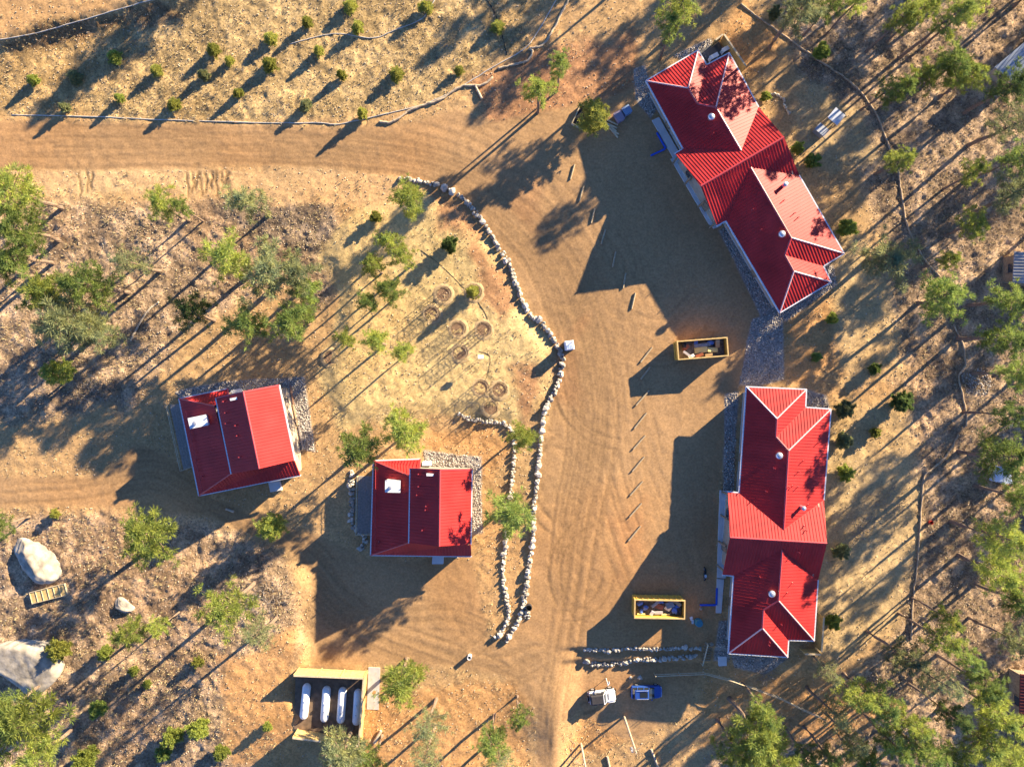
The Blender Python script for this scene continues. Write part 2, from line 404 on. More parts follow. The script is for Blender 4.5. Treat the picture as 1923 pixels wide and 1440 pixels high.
for cx_, cy_, rr_, a0, a1 in ((1130,610,90,0.3,2.6),(1105,905,120,2.2,4.6),(1075,770,60,1.0,4.0),(1060,1075,80,-.6,1.8),(1150,1080,110,2.4,4.4),(1000,1290,70,3.2,5.6),(760,1150,95,.2,2.2),(1180,700,130,1.6,3.0),(960,330,110,3.6,5.2),(1080,1260,90,.4,2.0),(1120,500,70,-1.2,1.2)):
    track([(cx_ + rr_ * math.cos(a), cy_ + rr_ * math.sin(a)) for a in np.linspace(a0, a1, 7)], 0.4, 1, 1.1)
rut *= (0.35 + 0.65 * YM)
inn = np.zeros_like(X, bool); inn[i0:i0 + 751, j0:j0 + 571] = True
# erosion rills in the sandy bank below the road, and along the drive's edge
pxg = X * S + CX; pyg = CY - Y * S
for k, rx in enumerate((150, 163, 172, 352, 361, 369, 377, 386, 397, 407, 416, 423, 430)):
    c = rx + 2.0 * np.sin(pyg * 0.11 + k * 2.0) + 1.0 * np.sin(pyg * 0.3 + k)
    m = np.exp(-((pxg - c) / 2.0) ** 2) * sstep(318, 328, pyg) * sstep(376 - (k * 7) % 20, 366 - (k * 7) % 20, pyg)
    rut = np.maximum(rut, m * (1.5 + (k % 3) * 0.5)); C *= (1 - 0.45 * m)[..., None]  # shade of the rill hollows is also darkened into the soil colour
n_f = NC.fbm(X, Y, 0.9, 3); n_m = ND.fbm(X, Y, 3.4, 3)
amp = np.where(inn, 1.0, 0.0)
Z = Z + amp * (ROUGH * (0.20 * (n_m - 0.5) + 0.42 * (n_f - 0.5)) + 0.055 * (n_m - 0.5) + 0.03 * (n_f - 0.5)) - amp * 0.058 * rut
C *= (1 - 0.26 * np.clip(rut, 0, 1))[..., None]
C = np.clip(C, 0.02, 0.75)
nx_, ny_ = X.shape
vid = np.arange(nx_ * ny_).reshape(nx_, ny_)
quads = np.stack([vid[:-1, :-1], vid[1:, :-1], vid[1:, 1:], vid[:-1, 1:]], -1).reshape(-1, 4)
gm = bpy.data.materials.new('dry_soil'); gm.use_nodes = True
t = gm.node_tree; b = t.nodes['Principled BSDF']; b.inputs['Roughness'].default_value = 1.0; b.inputs['Specular IOR Level'].default_value = 0.1
at = t.nodes.new('ShaderNodeAttribute'); at.attribute_name = 'soil'
tc = t.nodes.new('ShaderNodeTexCoord')
def nz(scale, detail=5, rough=0.6):
    n = t.nodes.new('ShaderNodeTexNoise'); n.inputs['Scale'].default_value = scale; n.inputs['Detail'].default_value = detail; n.inputs['Roughness'].default_value = rough
    t.links.new(tc.outputs['Object'], n.inputs['Vector']); return n
def mapr(sock, a0, a1, b0, b1):
    n = t.nodes.new('ShaderNodeMapRange'); n.inputs['From Min'].default_value = a0; n.inputs['From Max'].default_value = a1; n.inputs['To Min'].default_value = b0; n.inputs['To Max'].default_value = b1
    t.links.new(sock, n.inputs['Value']); return n.outputs[0]
def math_(op, a, b_):
    n = t.nodes.new('ShaderNodeMath'); n.operation = op
    for k, s_ in enumerate((a, b_)):
        if isinstance(s_, (int, float)): n.inputs[k].default_value = s_
        else: t.links.new(s_, n.inputs[k])
    return n.outputs[0]
na = nz(3.2, 6, 0.72); nb = nz(1.1, 4); nc = nz(14, 3)
va = mapr(na.outputs['Fac'], 0.3, 0.7, 0.70, 1.28)          # clods, needles
vb = mapr(nb.outputs['Fac'], 0.3, 0.7, 0.90, 1.10)
va = t.nodes.new('ShaderNodeMix'); va.data_type = 'FLOAT'
rr = mapr(at.outputs['Alpha'], 0.0, 1.0, 0.35, 1.0)
t.links.new(rr, va.inputs[0]); va.inputs[2].default_value = 1.0
t.links.new(mapr(na.outputs['Fac'], 0.34, 0.66, 0.42, 1.40), va.inputs[3])
val = math_('MULTIPLY', va.outputs[0], vb)
# twigs and dark needles on the rough ground
vo = t.nodes.new('ShaderNodeTexVoronoi'); vo.inputs['Scale'].default_value = 2.2
t.links.new(tc.outputs['Object'], vo.inputs['Vector'])
spk = mapr(vo.outputs['Distance'], 0.12, 0.22, 0.5, 1.0)
spm = t.nodes.new('ShaderNodeMix'); spm.data_type = 'FLOAT'; t.links.new(mapr(at.outputs['Alpha'], 0.15, 0.6, 0.0, 1.0), spm.inputs[0]); spm.inputs[2].default_value = 1.0; t.links.new(spk, spm.inputs[3])
val = math_('MULTIPLY', val, spm.outputs[0])
mm = t.nodes.new('ShaderNodeMix'); mm.data_type = 'RGBA'; mm.blend_type = 'MULTIPLY'; mm.inputs[0].default_value = 1.0
cb = t.nodes.new('ShaderNodeCombineColor')
for k in range(3): t.links.new(val, cb.inputs[k])
t.links.new(at.outputs['Color'], mm.inputs[6]); t.links.new(cb.outputs[0], mm.inputs[7])
t.links.new(mm.outputs[2], b.inputs['Base Color'])
bp = t.nodes.new('ShaderNodeBump'); bp.inputs['Distance'].default_value = 0.12
t.links.new(mapr(at.outputs['Alpha'], 0, 1, 0.14, 0.85), bp.inputs['Strength'])
t.links.new(math_('ADD', na.outputs['Fac'], nc.outputs['Fac']), bp.inputs['Height']); t.links.new(bp.outputs[0], b.inputs['Normal'])
gme = mesh_np('ground', np.stack([X, Y, Z], -1).reshape(-1, 3), quads, gm, 4)
ca = gme.color_attributes.new('soil', 'FLOAT_COLOR', 'POINT')
ca.data.foreach_set('color', np.concatenate([C, ROUGH[..., None]], -1).astype(np.float32).ravel())
ground = bpy.data.objects.new('ground', gme); COL.objects.link(ground); ground['kind'] = 'structure'
gme.polygons.foreach_set('use_smooth', np.ones(len(quads), bool))
def zground(x, y):
    """height of the built ground sheet"""
    i = min(max(int((x + 75) / 0.2), 0), 749) + i0; j = min(max(int((y + 57) / 0.2), 0), 569) + j0
    fx = min(max((x - gx[i]) / 0.2, 0), 1); fy = min(max((y - gy[j]) / 0.2, 0), 1)
    return float((Z[i, j] * (1 - fx) + Z[i + 1, j] * fx) * (1 - fy) + (Z[i, j + 1] * (1 - fx) + Z[i + 1, j + 1] * fx) * fy)
def Gs(px, py, dz=0.0):
    p = G(px, py); p.z = zground(p.x, p.y) + dz; return p

# ------------------------------------------------------------------ buildings
def inset(poly, d):
    n = len(poly); a = sum(poly[i][0] * poly[(i + 1) % n][1] - poly[(i + 1) % n][0] * poly[i][1] for i in range(n))
    if a < 0: poly = poly[::-1]
    out = []
    for i in range(n):
        p0 = Vector(poly[i - 1]); p1 = Vector(poly[i]); p2 = Vector(poly[(i + 1) % n])
        d1 = (p1 - p0).normalized(); d2 = (p2 - p1).normalized()
        n1 = Vector((-d1.y, d1.x)); n2 = Vector((-d2.y, d2.x))
        m = (n1 + n2); k = 1 + n1.dot(n2)
        out.append(tuple(p1 + m * (d / max(k, 0.3))))
    return out
def tri_z(tris, x, y):
    best = None
    for a, b_, c in tris:
        d = (b_.y - c.y) * (a.x - c.x) + (c.x - b_.x) * (a.y - c.y)
        if abs(d) < 1e-9: continue
        u = ((b_.y - c.y) * (x - c.x) + (c.x - b_.x) * (y - c.y)) / d; v = ((c.y - a.y) * (x - c.x) + (a.x - c.x) * (y - c.y)) / d
        w = 1 - u - v; m = min(u, v, w)
        if best is None or m > best[0]: best = (m, u * a.z + v * b_.z + w * c.z)
    return best[1]
def slope(root, org, pts, eave, mtl=None, rib=0.41):
    """one roof slope: sheet with standing ribs running up from the eave (pts[eave[0]] - pts[eave[1]])"""
    mtl = mtl or M_RED
    n = len(pts)
    tr = [tuple(pts[i] for i in t_) for t_ in tessellate_polygon([pts])]
    mb = MB()
    th = 0.10
    vs = list(pts) + [p - Vector((0, 0, th)) for p in pts]
    idx = tessellate_polygon([pts])
    fs = []
    for a, b_, c in idx:
        nrm = (pts[b_] - pts[a]).cross(pts[c] - pts[a])
        if nrm.z < 0: a, c = c, a
        fs.append((a, b_, c)); fs.append((n + c, n + b_, n + a))
    fs += [(i, (i + 1) % n, n + (i + 1) % n, n + i) for i in range(n)]
    mb.add(vs, fs)
    e = pts[eave[1]] - pts[eave[0]]; e = Vector((e.x, e.y)).normalized(); up = Vector((-e.y, e.x))
    o2 = Vector((pts[eave[0]].x, pts[eave[0]].y))
    uv = [((Vector((p.x, p.y)) - o2).dot(e), (Vector((p.x, p.y)) - o2).dot(up)) for p in pts]
    s = min(u for u, _ in uv) + rib * 0.5; smax = max(u for u, _ in uv)
    while s < smax:
        cr = []
        for i in range(n):
            (u0, v0), (u1, v1) = uv[i], uv[(i + 1) % n]
            if (u0 > s) != (u1 > s): cr.append(v0 + (v1 - v0) * (s - u0) / (u1 - u0))
        cr.sort()
        for k in range(0, len(cr) - 1, 2):
            a, b_ = cr[k] + 0.02, cr[k + 1] - 0.06
            if b_ - a < 0.25: continue
            m = max(1, int((b_ - a) / 2.5)); w = 0.026; hgt = 0.055
            ring = []
            for q in range(m + 1):
                v = a + (b_ - a) * q / m; c = o2 + e * s + up * v; z = tri_z(tr, c.x, c.y)
                l, r = c - e * w, c + e * w; l2, r2 = c - e * w * 0.55, c + e * w * 0.55
                ring.append([(l.x, l.y, z - 0.02), (l2.x, l2.y, z + hgt), (r2.x, r2.y, z + hgt), (r.x, r.y, z - 0.02)])
            mb.loft(ring)
        s += rib
    return mb.build('roof_slope', mtl, root, org)
def ridge_cap(root, org, a, b_, m=None, w=0.26, name='ridge_cap'):
    a, b_ = Vector(a), Vector(b_)
    mb = MB(); d = (b_ - a).normalized(); sd_ = Vector((-d.y, d.x, 0)).normalized() * (w / 2); u = Vector((0, 0, 1))
    secs = []
    for p in (a, b_): secs.append([p - sd_ + u * 0.0, p - sd_ * 0.5 + u * 0.075, p + u * 0.1, p + sd_ * 0.5 + u * 0.075, p + sd_ + u * 0.0, p - u * 0.05])
    mb.loft(secs); return mb.build(name, m or M_CAP, root, org)
def fascia(root, org, a, b_, h=0.22, name='gutter', m=None):
    a, b_ = Vector(a), Vector(b_); d = (b_ - a); d.z = 0; d.normalize()
    mb = MB(); o = Vector((0, 0, -h / 2 + 0.03))
    mb.beam(a + o - d * 0.03, b_ + o + d * 0.03, 0.16, h)
    return mb.build(name, m or M_FASCIA, root, org)
def wall(root, org, a, b_, z0, z1, th=0.2, m=None, peak=None):
    """upright wall between plan points a, b; peak = (fraction, height) for a gable"""
    a, b_ = Vector((a[0], a[1])), Vector((b_[0], b_[1])); d = (b_ - a).normalized(); nn = Vector((-d.y, d.x)) * th / 2
    tops = [(a, z1), (b_, z1)] if peak is None else [(a, z1), (a + (b_ - a) * peak[0], peak[1]), (b_, z1 if len(peak) < 3 else peak[2])]
    prof = [(a, z0), (b_, z0)] + [(p, z) for p, z in reversed(tops)]
    n = len(prof)
    vs = [(p.x - nn.x, p.y - nn.y, z) for p, z in prof] + [(p.x + nn.x, p.y + nn.y, z) for p, z in prof]
    fs = [tuple(range(n)), tuple(range(2 * n - 1, n - 1, -1))] + [(i, (i + 1) % n, n + (i + 1) % n, n + i) for i in range(n)]
    return MB().add(vs, fs).build('wall', m or M_WALL, root, org)
def window(root, org, c, d, w=1.3, h=1.2, z=1.6, door=False):
    """framed window (or door) on a wall face: c = plan point on the outer face, d = direction along the wall, outward = right of d"""
    d = Vector((d[0], d[1])).normalized(); o = Vector((d.y, -d.x)); c = Vector((c[0], c[1]))
    if door: h = 2.1; w = 1.0; z = 1.2
    R = Matrix(((d.x, o.x, 0), (d.y, o.y, 0), (0, 0, 1)))
    f = MB(); t_ = 0.08
    q = c + o * 0.05
    for sx in (-1, 1): p = q + d * sx * w / 2; f.box((p.x, p.y, z), (t_, 0.12, h + t_), M=R)
    for sz in (-1, 1): f.box((q.x, q.y, z + sz * h / 2), (w - t_ - 0.004, 0.12, t_), M=R)
    fr = f.build('door_frame' if door else 'window_frame', M_TIMBERD, root, org)
    q2 = c + o * 0.03
    g = MB().box((q2.x, q2.y, z), (w - t_ - 0.01, 0.04, h - t_ - 0.01), M=R).build('door' if door else 'pane', M_TIMBERD if door else M_WINGLASS, fr, org)
    return fr
def vent_cap(root, org, p):
    x, y, z = p
    MB().lathe((x, y, z - 0.25), [(0.30, 0), (0.30, 0.55), (0.46, 0.62), (0.46, 0.80), (0.30, 0.96), (0.10, 1.02)], 14).build('roof_vent', M_GALV, root, org, smooth=True)
def flue(root, org, p, h=1.1, r=0.24):
    x, y, z = p
    f = MB().lathe((x, y, z - 0.2), [(r, 0), (r, h)], 12).build('flue_pipe', M_GALV, root, org)
    MB().lathe((x, y, z - 0.2 + h), [(r * 0.8, 0.003), (r * 1.25, 0.02), (r * 1.25, 0.1), (r * 0.3, 0.18)], 12).build('flue_cap', M_GALV, f, (0, 0, 0) if False else org)
def pipe(root, org, p, h=0.55, r=0.05):
    x, y, z = p
    MB().lathe((x, y, z - 0.1), [(r * 1.9, 0), (r * 1.9, 0.12), (r, 0.16), (r, h + 0.1)], 8).build('vent_pipe', M_CAP, root, org)

def roof_hit(slopes, px, py):
    """height of the roof under a pixel, by marching down the sight line"""
    for z in np.arange(7.0, 2.0, -0.02):
        p = P(px, py, z)
        for pts in slopes:
            poly = [(q.x, q.y) for q in pts]; ins = False
            n = len(poly)
            for i in range(n):
                (x0, y0), (x1, y1) = poly[i], poly[(i + 1) % n]
                if (y0 > p.y) != (y1 > p.y) and p.x < (x1 - x0) * (p.y - y0) / (y1 - y0) + x0: ins = not ins
            if ins:
                tr = [tuple(pts[i] for i in t_) for t_ in tessellate_polygon([pts])]
                zz = tri_z(tr, p.x, p.y)
                if zz >= z - 0.03: return Vector((p.x, p.y, zz))
    return P(px, py, 3.4)

ZE, ZS, ZM, ZX = 3.4, 4.95, 5.5, 6.2
def lodge(name, label, V, slopes_spec, ridges, hips, eaves, outline, gable_ends, caps, flues, pipes, porch_side):
    V = {k: P(*v) for k, v in V.items()}
    cen = sum((V[k] for k in outline), Vector()) / len(outline); org = Vector((cen.x, cen.y, 0))
    root = thing(name, label, 'building', org)
    polys = []
    for keys, e in slopes_spec:
        pts = [V[k].copy() for k in keys]; polys.append(pts); slope(root, org, pts, e)
    for a, b_ in ridges: ridge_cap(root, org, V[a], V[b_])
    for a, b_ in hips: ridge_cap(root, org, V[a], V[b_], M_CAPL, 0.2, 'hip_cap')
    for a, b_ in eaves: fascia(root, org, V[a], V[b_])
    foot = inset([(V[k].x, V[k].y) for k in outline], 0.85)
    n = len(foot)
    MB().prism(inset([(V[k].x, V[k].y) for k in outline], 0.75), -1.8, 0.32).build('foundation', M_BASE, root, org)
    keys = outline if sum(V[outline[i]].x * V[outline[(i + 1) % n]].y - V[outline[(i + 1) % n]].x * V[outline[i]].y for i in range(n)) > 0 else outline[::-1]
    for i in range(n):
        a, b_ = foot[i], foot[(i + 1) % n]; pk = None
        for g in gable_ends:
            if {keys[i], keys[(i + 1) % n]} == set(g[:2]):
                r = V[g[2]]; av = Vector(a); bv = Vector(b_); d = bv - av
                pk = (max(0.2, min(0.8, (Vector((r.x, r.y)) - av).dot(d) / d.length_squared)), r.z - 0.3)
        wall(root, org, a, b_, 0.32, ZE + 0.06, peak=pk)
        L = (Vector(b_) - Vector(a)).length; d = (Vector(b_) - Vector(a)).normalized(); o = Vector((d.y, -d.x))
        m = int(L / 3.2)
        for q in range(m):
            c = Vector(a) + d * (L * (q + 0.5) / m) + o * 0.1
            window(root, org, c, d, z=1.75, door=(q == m // 2 and L > 9))
    for px, py in caps: vent_cap(root, org, roof_hit(polys, px, py))
    for px, py in flues: flue(root, org, roof_hit(polys, px, py))
    for px, py in pipes: pipe(root, org, roof_hit(polys, px, py))
    # porch of the cross gable: posts and beam carrying the rake on the drive side
    a, b_, r = (V[k] for k in porch_side)
    for f_ in (0.03, 0.33, 0.67, 0.97):
        p = a.lerp(b_, f_); q = Vector((p.x, p.y, 0)) + (Vector((cen.x, cen.y, 0)) - Vector((p.x, p.y, 0))).normalized() * 0.25
        MB().box((q.x, q.y, 1.6), (0.2, 0.2, 3.3)).build('porch_post', M_TIMBERD, root, org)
    return root, polys

VB = dict(a=(1401.5,726,ZE), b=(1514.5,731,ZE), c=(1513,764.5,ZE), d=(1560.5,768,ZE), e=(1459,786,ZS), f=(1457.5,820,ZS), g=(1481,846,ZM),
          h=(1472,994,ZM), j=(1388,925,ZE), d2=(1547.5,938,ZE), i=(1367,923,ZE), k=(1371,1009,ZX), l=(1553,1020,ZX), n=(1357,1079.5,ZE), o=(1377.5,1081,ZE),
          w=(1536.4,1089,ZE), m=(1469.3,1032.4,ZM), q=(1462,1127.4,ZM), r=(1434,1145,ZS), s=(1431.8,1179.3,ZS), p=(1368,1226.4,ZE), t=(1529,1203,ZE), u=(1481,1201.7,ZE), v=(1479,1233.6,ZE))
VA = dict(a=(1213,152,ZE), b=(1311,94.5,ZE), c=(1327,122,ZE), d=(1369.5,99.5,ZE), e=(1292.5,165.5,ZS), f=(1309.5,194.4,ZS), g=(1344.5,202,ZM),
          h=(1392,283,ZM), j=(1282.5,279.5,ZE), d2=(1424.5,201,ZE), i=(1268,288,ZE), k=(1316,349.5,ZX), l=(1472.5,257.5,ZX), n=(1347,424,ZE), o=(1363,415,ZE),
          w=(1501,329.5,ZE), m=(1410,314.5,ZM), q=(1486,446.5,ZM), r=(1474.3,479,ZS), s=(1491,509.7,ZS), p=(1464.5,587.4,ZE), t=(1585.4,476.3,ZE), u=(1546.5,499.8,ZE), v=(1561,529.6,ZE))
SPEC = [('aefghj', (0, 5)), ('abe', (0, 1)), ('bcfe', (0, 1)), ('cdgf', (0, 1)), (['d', 'd2', 'h', 'g'], (0, 1)),
        (['i', 'j', 'h', 'd2', 'l', 'k'], (5, 4)), ('klwmon', (0, 1)), ('omqrsp', (0, 5)), ('wtqm', (0, 1)), ('qtur', (1, 2)), ('ruvs', (1, 2)), ('svp', (1, 2))]
RIDGES = [('e', 'f'), ('g', 'h'), ('k', 'l'), ('m', 'q'), ('r', 's'), ('f', 'g'), ('q', 'r')]
HIPS = [('a', 'e'), ('b', 'e'), ('d', 'g'), ('q', 't'), ('s', 'v'), ('s', 'p')]
EAVES = [('a', 'j'), ('a', 'b'), ('b', 'c'), ('c', 'd'), ('d', 'd2'), ('o', 'p'), ('p', 'v'), ('v', 'u'), ('u', 't'), ('t', 'w'), ('i', 'j'), ('n', 'o')]
OUT = ['a', 'b', 'c', 'd', 'd2', 'w', 't', 'u', 'v', 'p', 'o', 'n', 'i', 'j']
GAB = [('d2', 'w', 'l'), ('n', 'i', 'k')]
lodge('lodge', 'long red metal roofed lodge set at a slant, pale pink sunlit slopes', VA, SPEC, RIDGES, HIPS, EAVES, OUT, GAB,
      [(1334, 222), (1466, 441)], [(1470, 350)],
      [(1386,214),(1367,201),(1413,263),(1441,296),(1475,334),(1471,377),(1491,401),(1498,409),(1538,433),(1294,132),(1296,145),(1412,394),(1428,432),(1338,252)], ('i', 'n', 'k'))
lodge('lodge', 'long red metal roofed lodge beside the blue car and debris dumpster', VB, SPEC, RIDGES, HIPS, EAVES, OUT, GAB,
      [(1461, 855), (1447, 1113)], [(1504, 952)],
      [(1536,831),(1508,865),(1500,885),(1488,912),(1498,914),(1517,947),(1510,987),(1513,995),(1488,1094),(1478,1113),(1453,879),(1438,922),(1499,1036),(1426,1082),(1466,1171),(1444,1204),(1443,1210),(1481,914)], ('i', 'n', 'k'))

def cabin(label, V, guard, unit, bits):
    V = {k: P(*v) for k, v in V.items()}
    org = Vector(((V['nw'].x + V['se'].x) / 2, (V['nw'].y + V['se'].y) / 2, 0))
    root = thing('cabin', label, 'building', org); polys = []
    for keys, e in ((['nw', 'ha', 'hb', 'sw'], (0, 3)), (['nw', 'n2', 'n3', 'ha'], (0, 1)), (['sw', 'se', 's2', 'hb'], (0, 1)), (['u1', 'r1', 'r2', 'u2'], (0, 3)), (['r1', 'e1', 'e2', 'r2'], (1, 2))):
        pts = [V[k].copy() for k in keys]; polys.append(pts); slope(root, org, pts, e)
    ridge_cap(root, org, V['r1'], V['r2'])
    ridge_cap(root, org, V['nw'], V['ha'], None, 0.2, 'hip_cap'); ridge_cap(root, org, V['sw'], V['hb'], None, 0.2, 'hip_cap')
    for a, b_ in (('nw', 'sw'), ('sw', 'se'), ('u1', 'u2'), ('nw', 'n2'), ('e1', 'e2')): fascia(root, org, V[a], V[b_], 0.24)
    for a, b_ in (('u1', 'r1'), ('r1', 'e1'), ('n2', 'n3')): fascia(root, org, V[a], V[b_], 0.2, 'rake_trim', M_CAP)
    xy = lambda k: Vector((V[k].x, V[k].y))
    # lower walls
    low = inset([tuple(xy(k)) for k in ('nw', 'n2', 'ha')], 0.0)
    ax = (xy('u2') - xy('u1')).normalized(); ex = (xy('e1') - xy('u1')).normalized()
    NW = xy('nw') + ex * 0.55 + ax * 0.55; SW = xy('sw') + ex * 0.55 - ax * 0.55; N2 = xy('n2') - ex * 0.4 + ax * 0.55
    SE = xy('se') - ex * 0.6 - ax * 0.55; E1 = xy('e1') - ex * 0.5 + ax * 0.45; U1 = xy('u1') + ex * 0.35 + ax * 0.45; U2 = xy('u2') + ex * 0.35 - ax * 0.6; E2 = xy('e2') - ex * 0.5
    MB().prism([tuple(p) for p in (NW, N2, N2 + ax * 0.7, E1 + ax * 0.2, SE, SW)], -0.3, 0.25).build('foundation', M_BASE, root, org)
    for a, b_, z1 in ((SW, NW, 2.85), (NW, N2, 2.85), (SE, SW, 2.85)):
        wall(root, org, b_, a, 0.25, z1)
        L = (b_ - a).length; d = (a - b_).normalized(); o = Vector((d.y, -d.x)); m = max(1, int(L / 3.4))
        for q in range(m): window(root, org, b_ + d * (L * (q + .5) / m) + o * 0.1, d, z=1.6, door=(q == 1))
    zr = V['r1'].z
    fr = (xy('r1') - U1).dot(E1 - U1) / (E1 - U1).length_squared
    wall(root, org, E1, U1, 0.25, V['e1'].z + 0.02, peak=(1 - fr, zr - 0.2, V['u1'].z + 0.05), m=M_WALL)
    wall(root, org, U2, E2 - ax * 0.6, 2.9, V['u1'].z + 0.05, peak=(fr, zr - 0.2, V['e1'].z + 0.02), m=M_WALL)
    wall(root, org, E2 - ax * 0.75, E1 + ax * 0.15, 0.25, V['e1'].z - 0.25); wall(root, org, SE, E2 - ax * 0.7, 0.25, 2.85); wall(root, org, U1 + ax * 0.15, U2 - ax * 0.0, 3.0, V['u1'].z + 0.0)
    d = (E1 - SE).normalized(); o = Vector((d.y, -d.x)); L = (E1 - SE).length
    for q in range(3): window(root, org, SE + d * L * (q + 0.5) / 3 + o * 0.1, d, z=1.7)
    # snow guard along the low eave
    a = roof_hit(polys, *guard[0]); b_ = roof_hit(polys, *guard[1])
    g = MB().tube([a + Vector((0, 0, 0.24)), b_ + Vector((0, 0, 0.24))], 0.035, 6)
    for q in range(9):
        p = a.lerp(b_, q / 8); g.beam(p + Vector((0, 0, -0.05)), p + Vector((0, 0, 0.25)), 0.05, 0.05)
    g.build('snow_guard', M_CAP, root, org)
    # white rooftop cooler with round fan
    c = roof_hit(polys, *unit[0]); R = math.atan2(ex.y, ex.x)
    u = MB().box((c.x, c.y, c.z + 0.25), (unit[1], unit[2], 1.5), R).build('rooftop_cooler', M_WHITE, root, org, bevel=0.04)
    lid = MB().box((c.x, c.y, c.z + 1.02), (unit[1] + 0.08, unit[2] + 0.08, 0.06), R).build('cooler_lid', M_WHITE, u)
    lid.location = -org; f = c + Vector((ex.x, ex.y, 0)) * -0.3 + Vector((ax.x, ax.y, 0)) * 0.15
    fan = MB().lathe((f.x, f.y, c.z + 1.05), [(0.22, 0), (0.22, 0.35), (0.28, 0.37), (0.28, 0.45), (0.08, 0.5)], 12).build('exhaust_fan', M_GALV, u); fan.location = -org
    for px, py, L in bits:
        c = roof_hit(polys, px, py)
        if L > 8: MB().box((c.x, c.y, c.z + 0.14), (0.9, 0.3, 0.28), R).build('skylight_box', M_WHITE, root, org)
        else: pipe(root, org, c, 0.4, 0.07)
    return root
cabin('red roofed cabin turned at a slight angle, planks stacked along its side',
      dict(nw=(335.8,748.3,2.8), n2=(426.7,730,2.8), n3=(428,741,3.3), ha=(403,762,4.85), hb=(434,889,4.85), sw=(373.3,930.8,2.8), se=(564,892.5,2.8), s2=(553.3,865,3.95),
           u1=(405,747.5,5.2), u2=(434,889.5,5.2), r1=(456.7,735.8,7.0), r2=(486.7,880,7.0), e1=(524,723.3,4.6), e2=(553.3,864,4.6)),
      ((350,772), (381,920)), ((378,791), 2.3, 1.35), [(420,754,5),(424,775,5),(425,795,5),(443,799,5),(446,818,5),(450,858,5),(381,894,5),(440,749,9)])
cabin('red roofed cabin with tree shadows on its sunny slope, beside a rock wall',
      dict(nw=(701,865,2.8), n2=(789,862,2.8), n3=(788,878,3.35), ha=(768,893,4.85), hb=(767.6,1018.7,4.85), sw=(695.8,1042.4,2.8), se=(885.2,1044.7,2.8), s2=(884.4,1023,3.9),
           u1=(769.8,879.7,5.2), u2=(767.6,1019.2,5.2), r1=(826.4,882,7.0), r2=(824.8,1025.6,7.0), e1=(886.7,881.2,4.6), e2=(884.4,1021.8,4.6)),
      ((706,868), (705,1033)), ((740,911), 1.9, 1.5), [(786,890,5),(786,913,5),(783,929,5),(800,950,5),(799,957,5),(793,995,5),(712,1017,5),(808,891,9)])

# ------------------------------------------------------------------ trees
def tufts(cent, dirs, per, L, Wd, rng, upbias=0.35):
    """needle tufts: kite-shaped blades springing from each centre"""
    n = len(cent) * per
    c = np.repeat(cent, per, 0); d0 = np.repeat(dirs, per, 0)
    d = rng.normal(size=(n, 3)); d /= np.linalg.norm(d, axis=1, keepdims=True)
    d = d + d0 * 0.7; d[:, 2] += upbias; d /= np.linalg.norm(d, axis=1, keepdims=True)
    s = np.cross(d, rng.normal(size=(n, 3))); s /= np.linalg.norm(s, axis=1, keepdims=True) + 1e-9
    ln = (L * rng.uniform(0.7, 1.25, n))[:, None]; w = (Wd * rng.uniform(0.7, 1.3, n))[:, None]
    st = c + d * 0.03
    v = np.stack([st, st + d * ln * 0.55 + s * w, st + d * ln, st + d * ln * 0.55 - s * w], 1).reshape(-1, 3)
    f = np.arange(n * 4).reshape(n, 4)
    return v, f
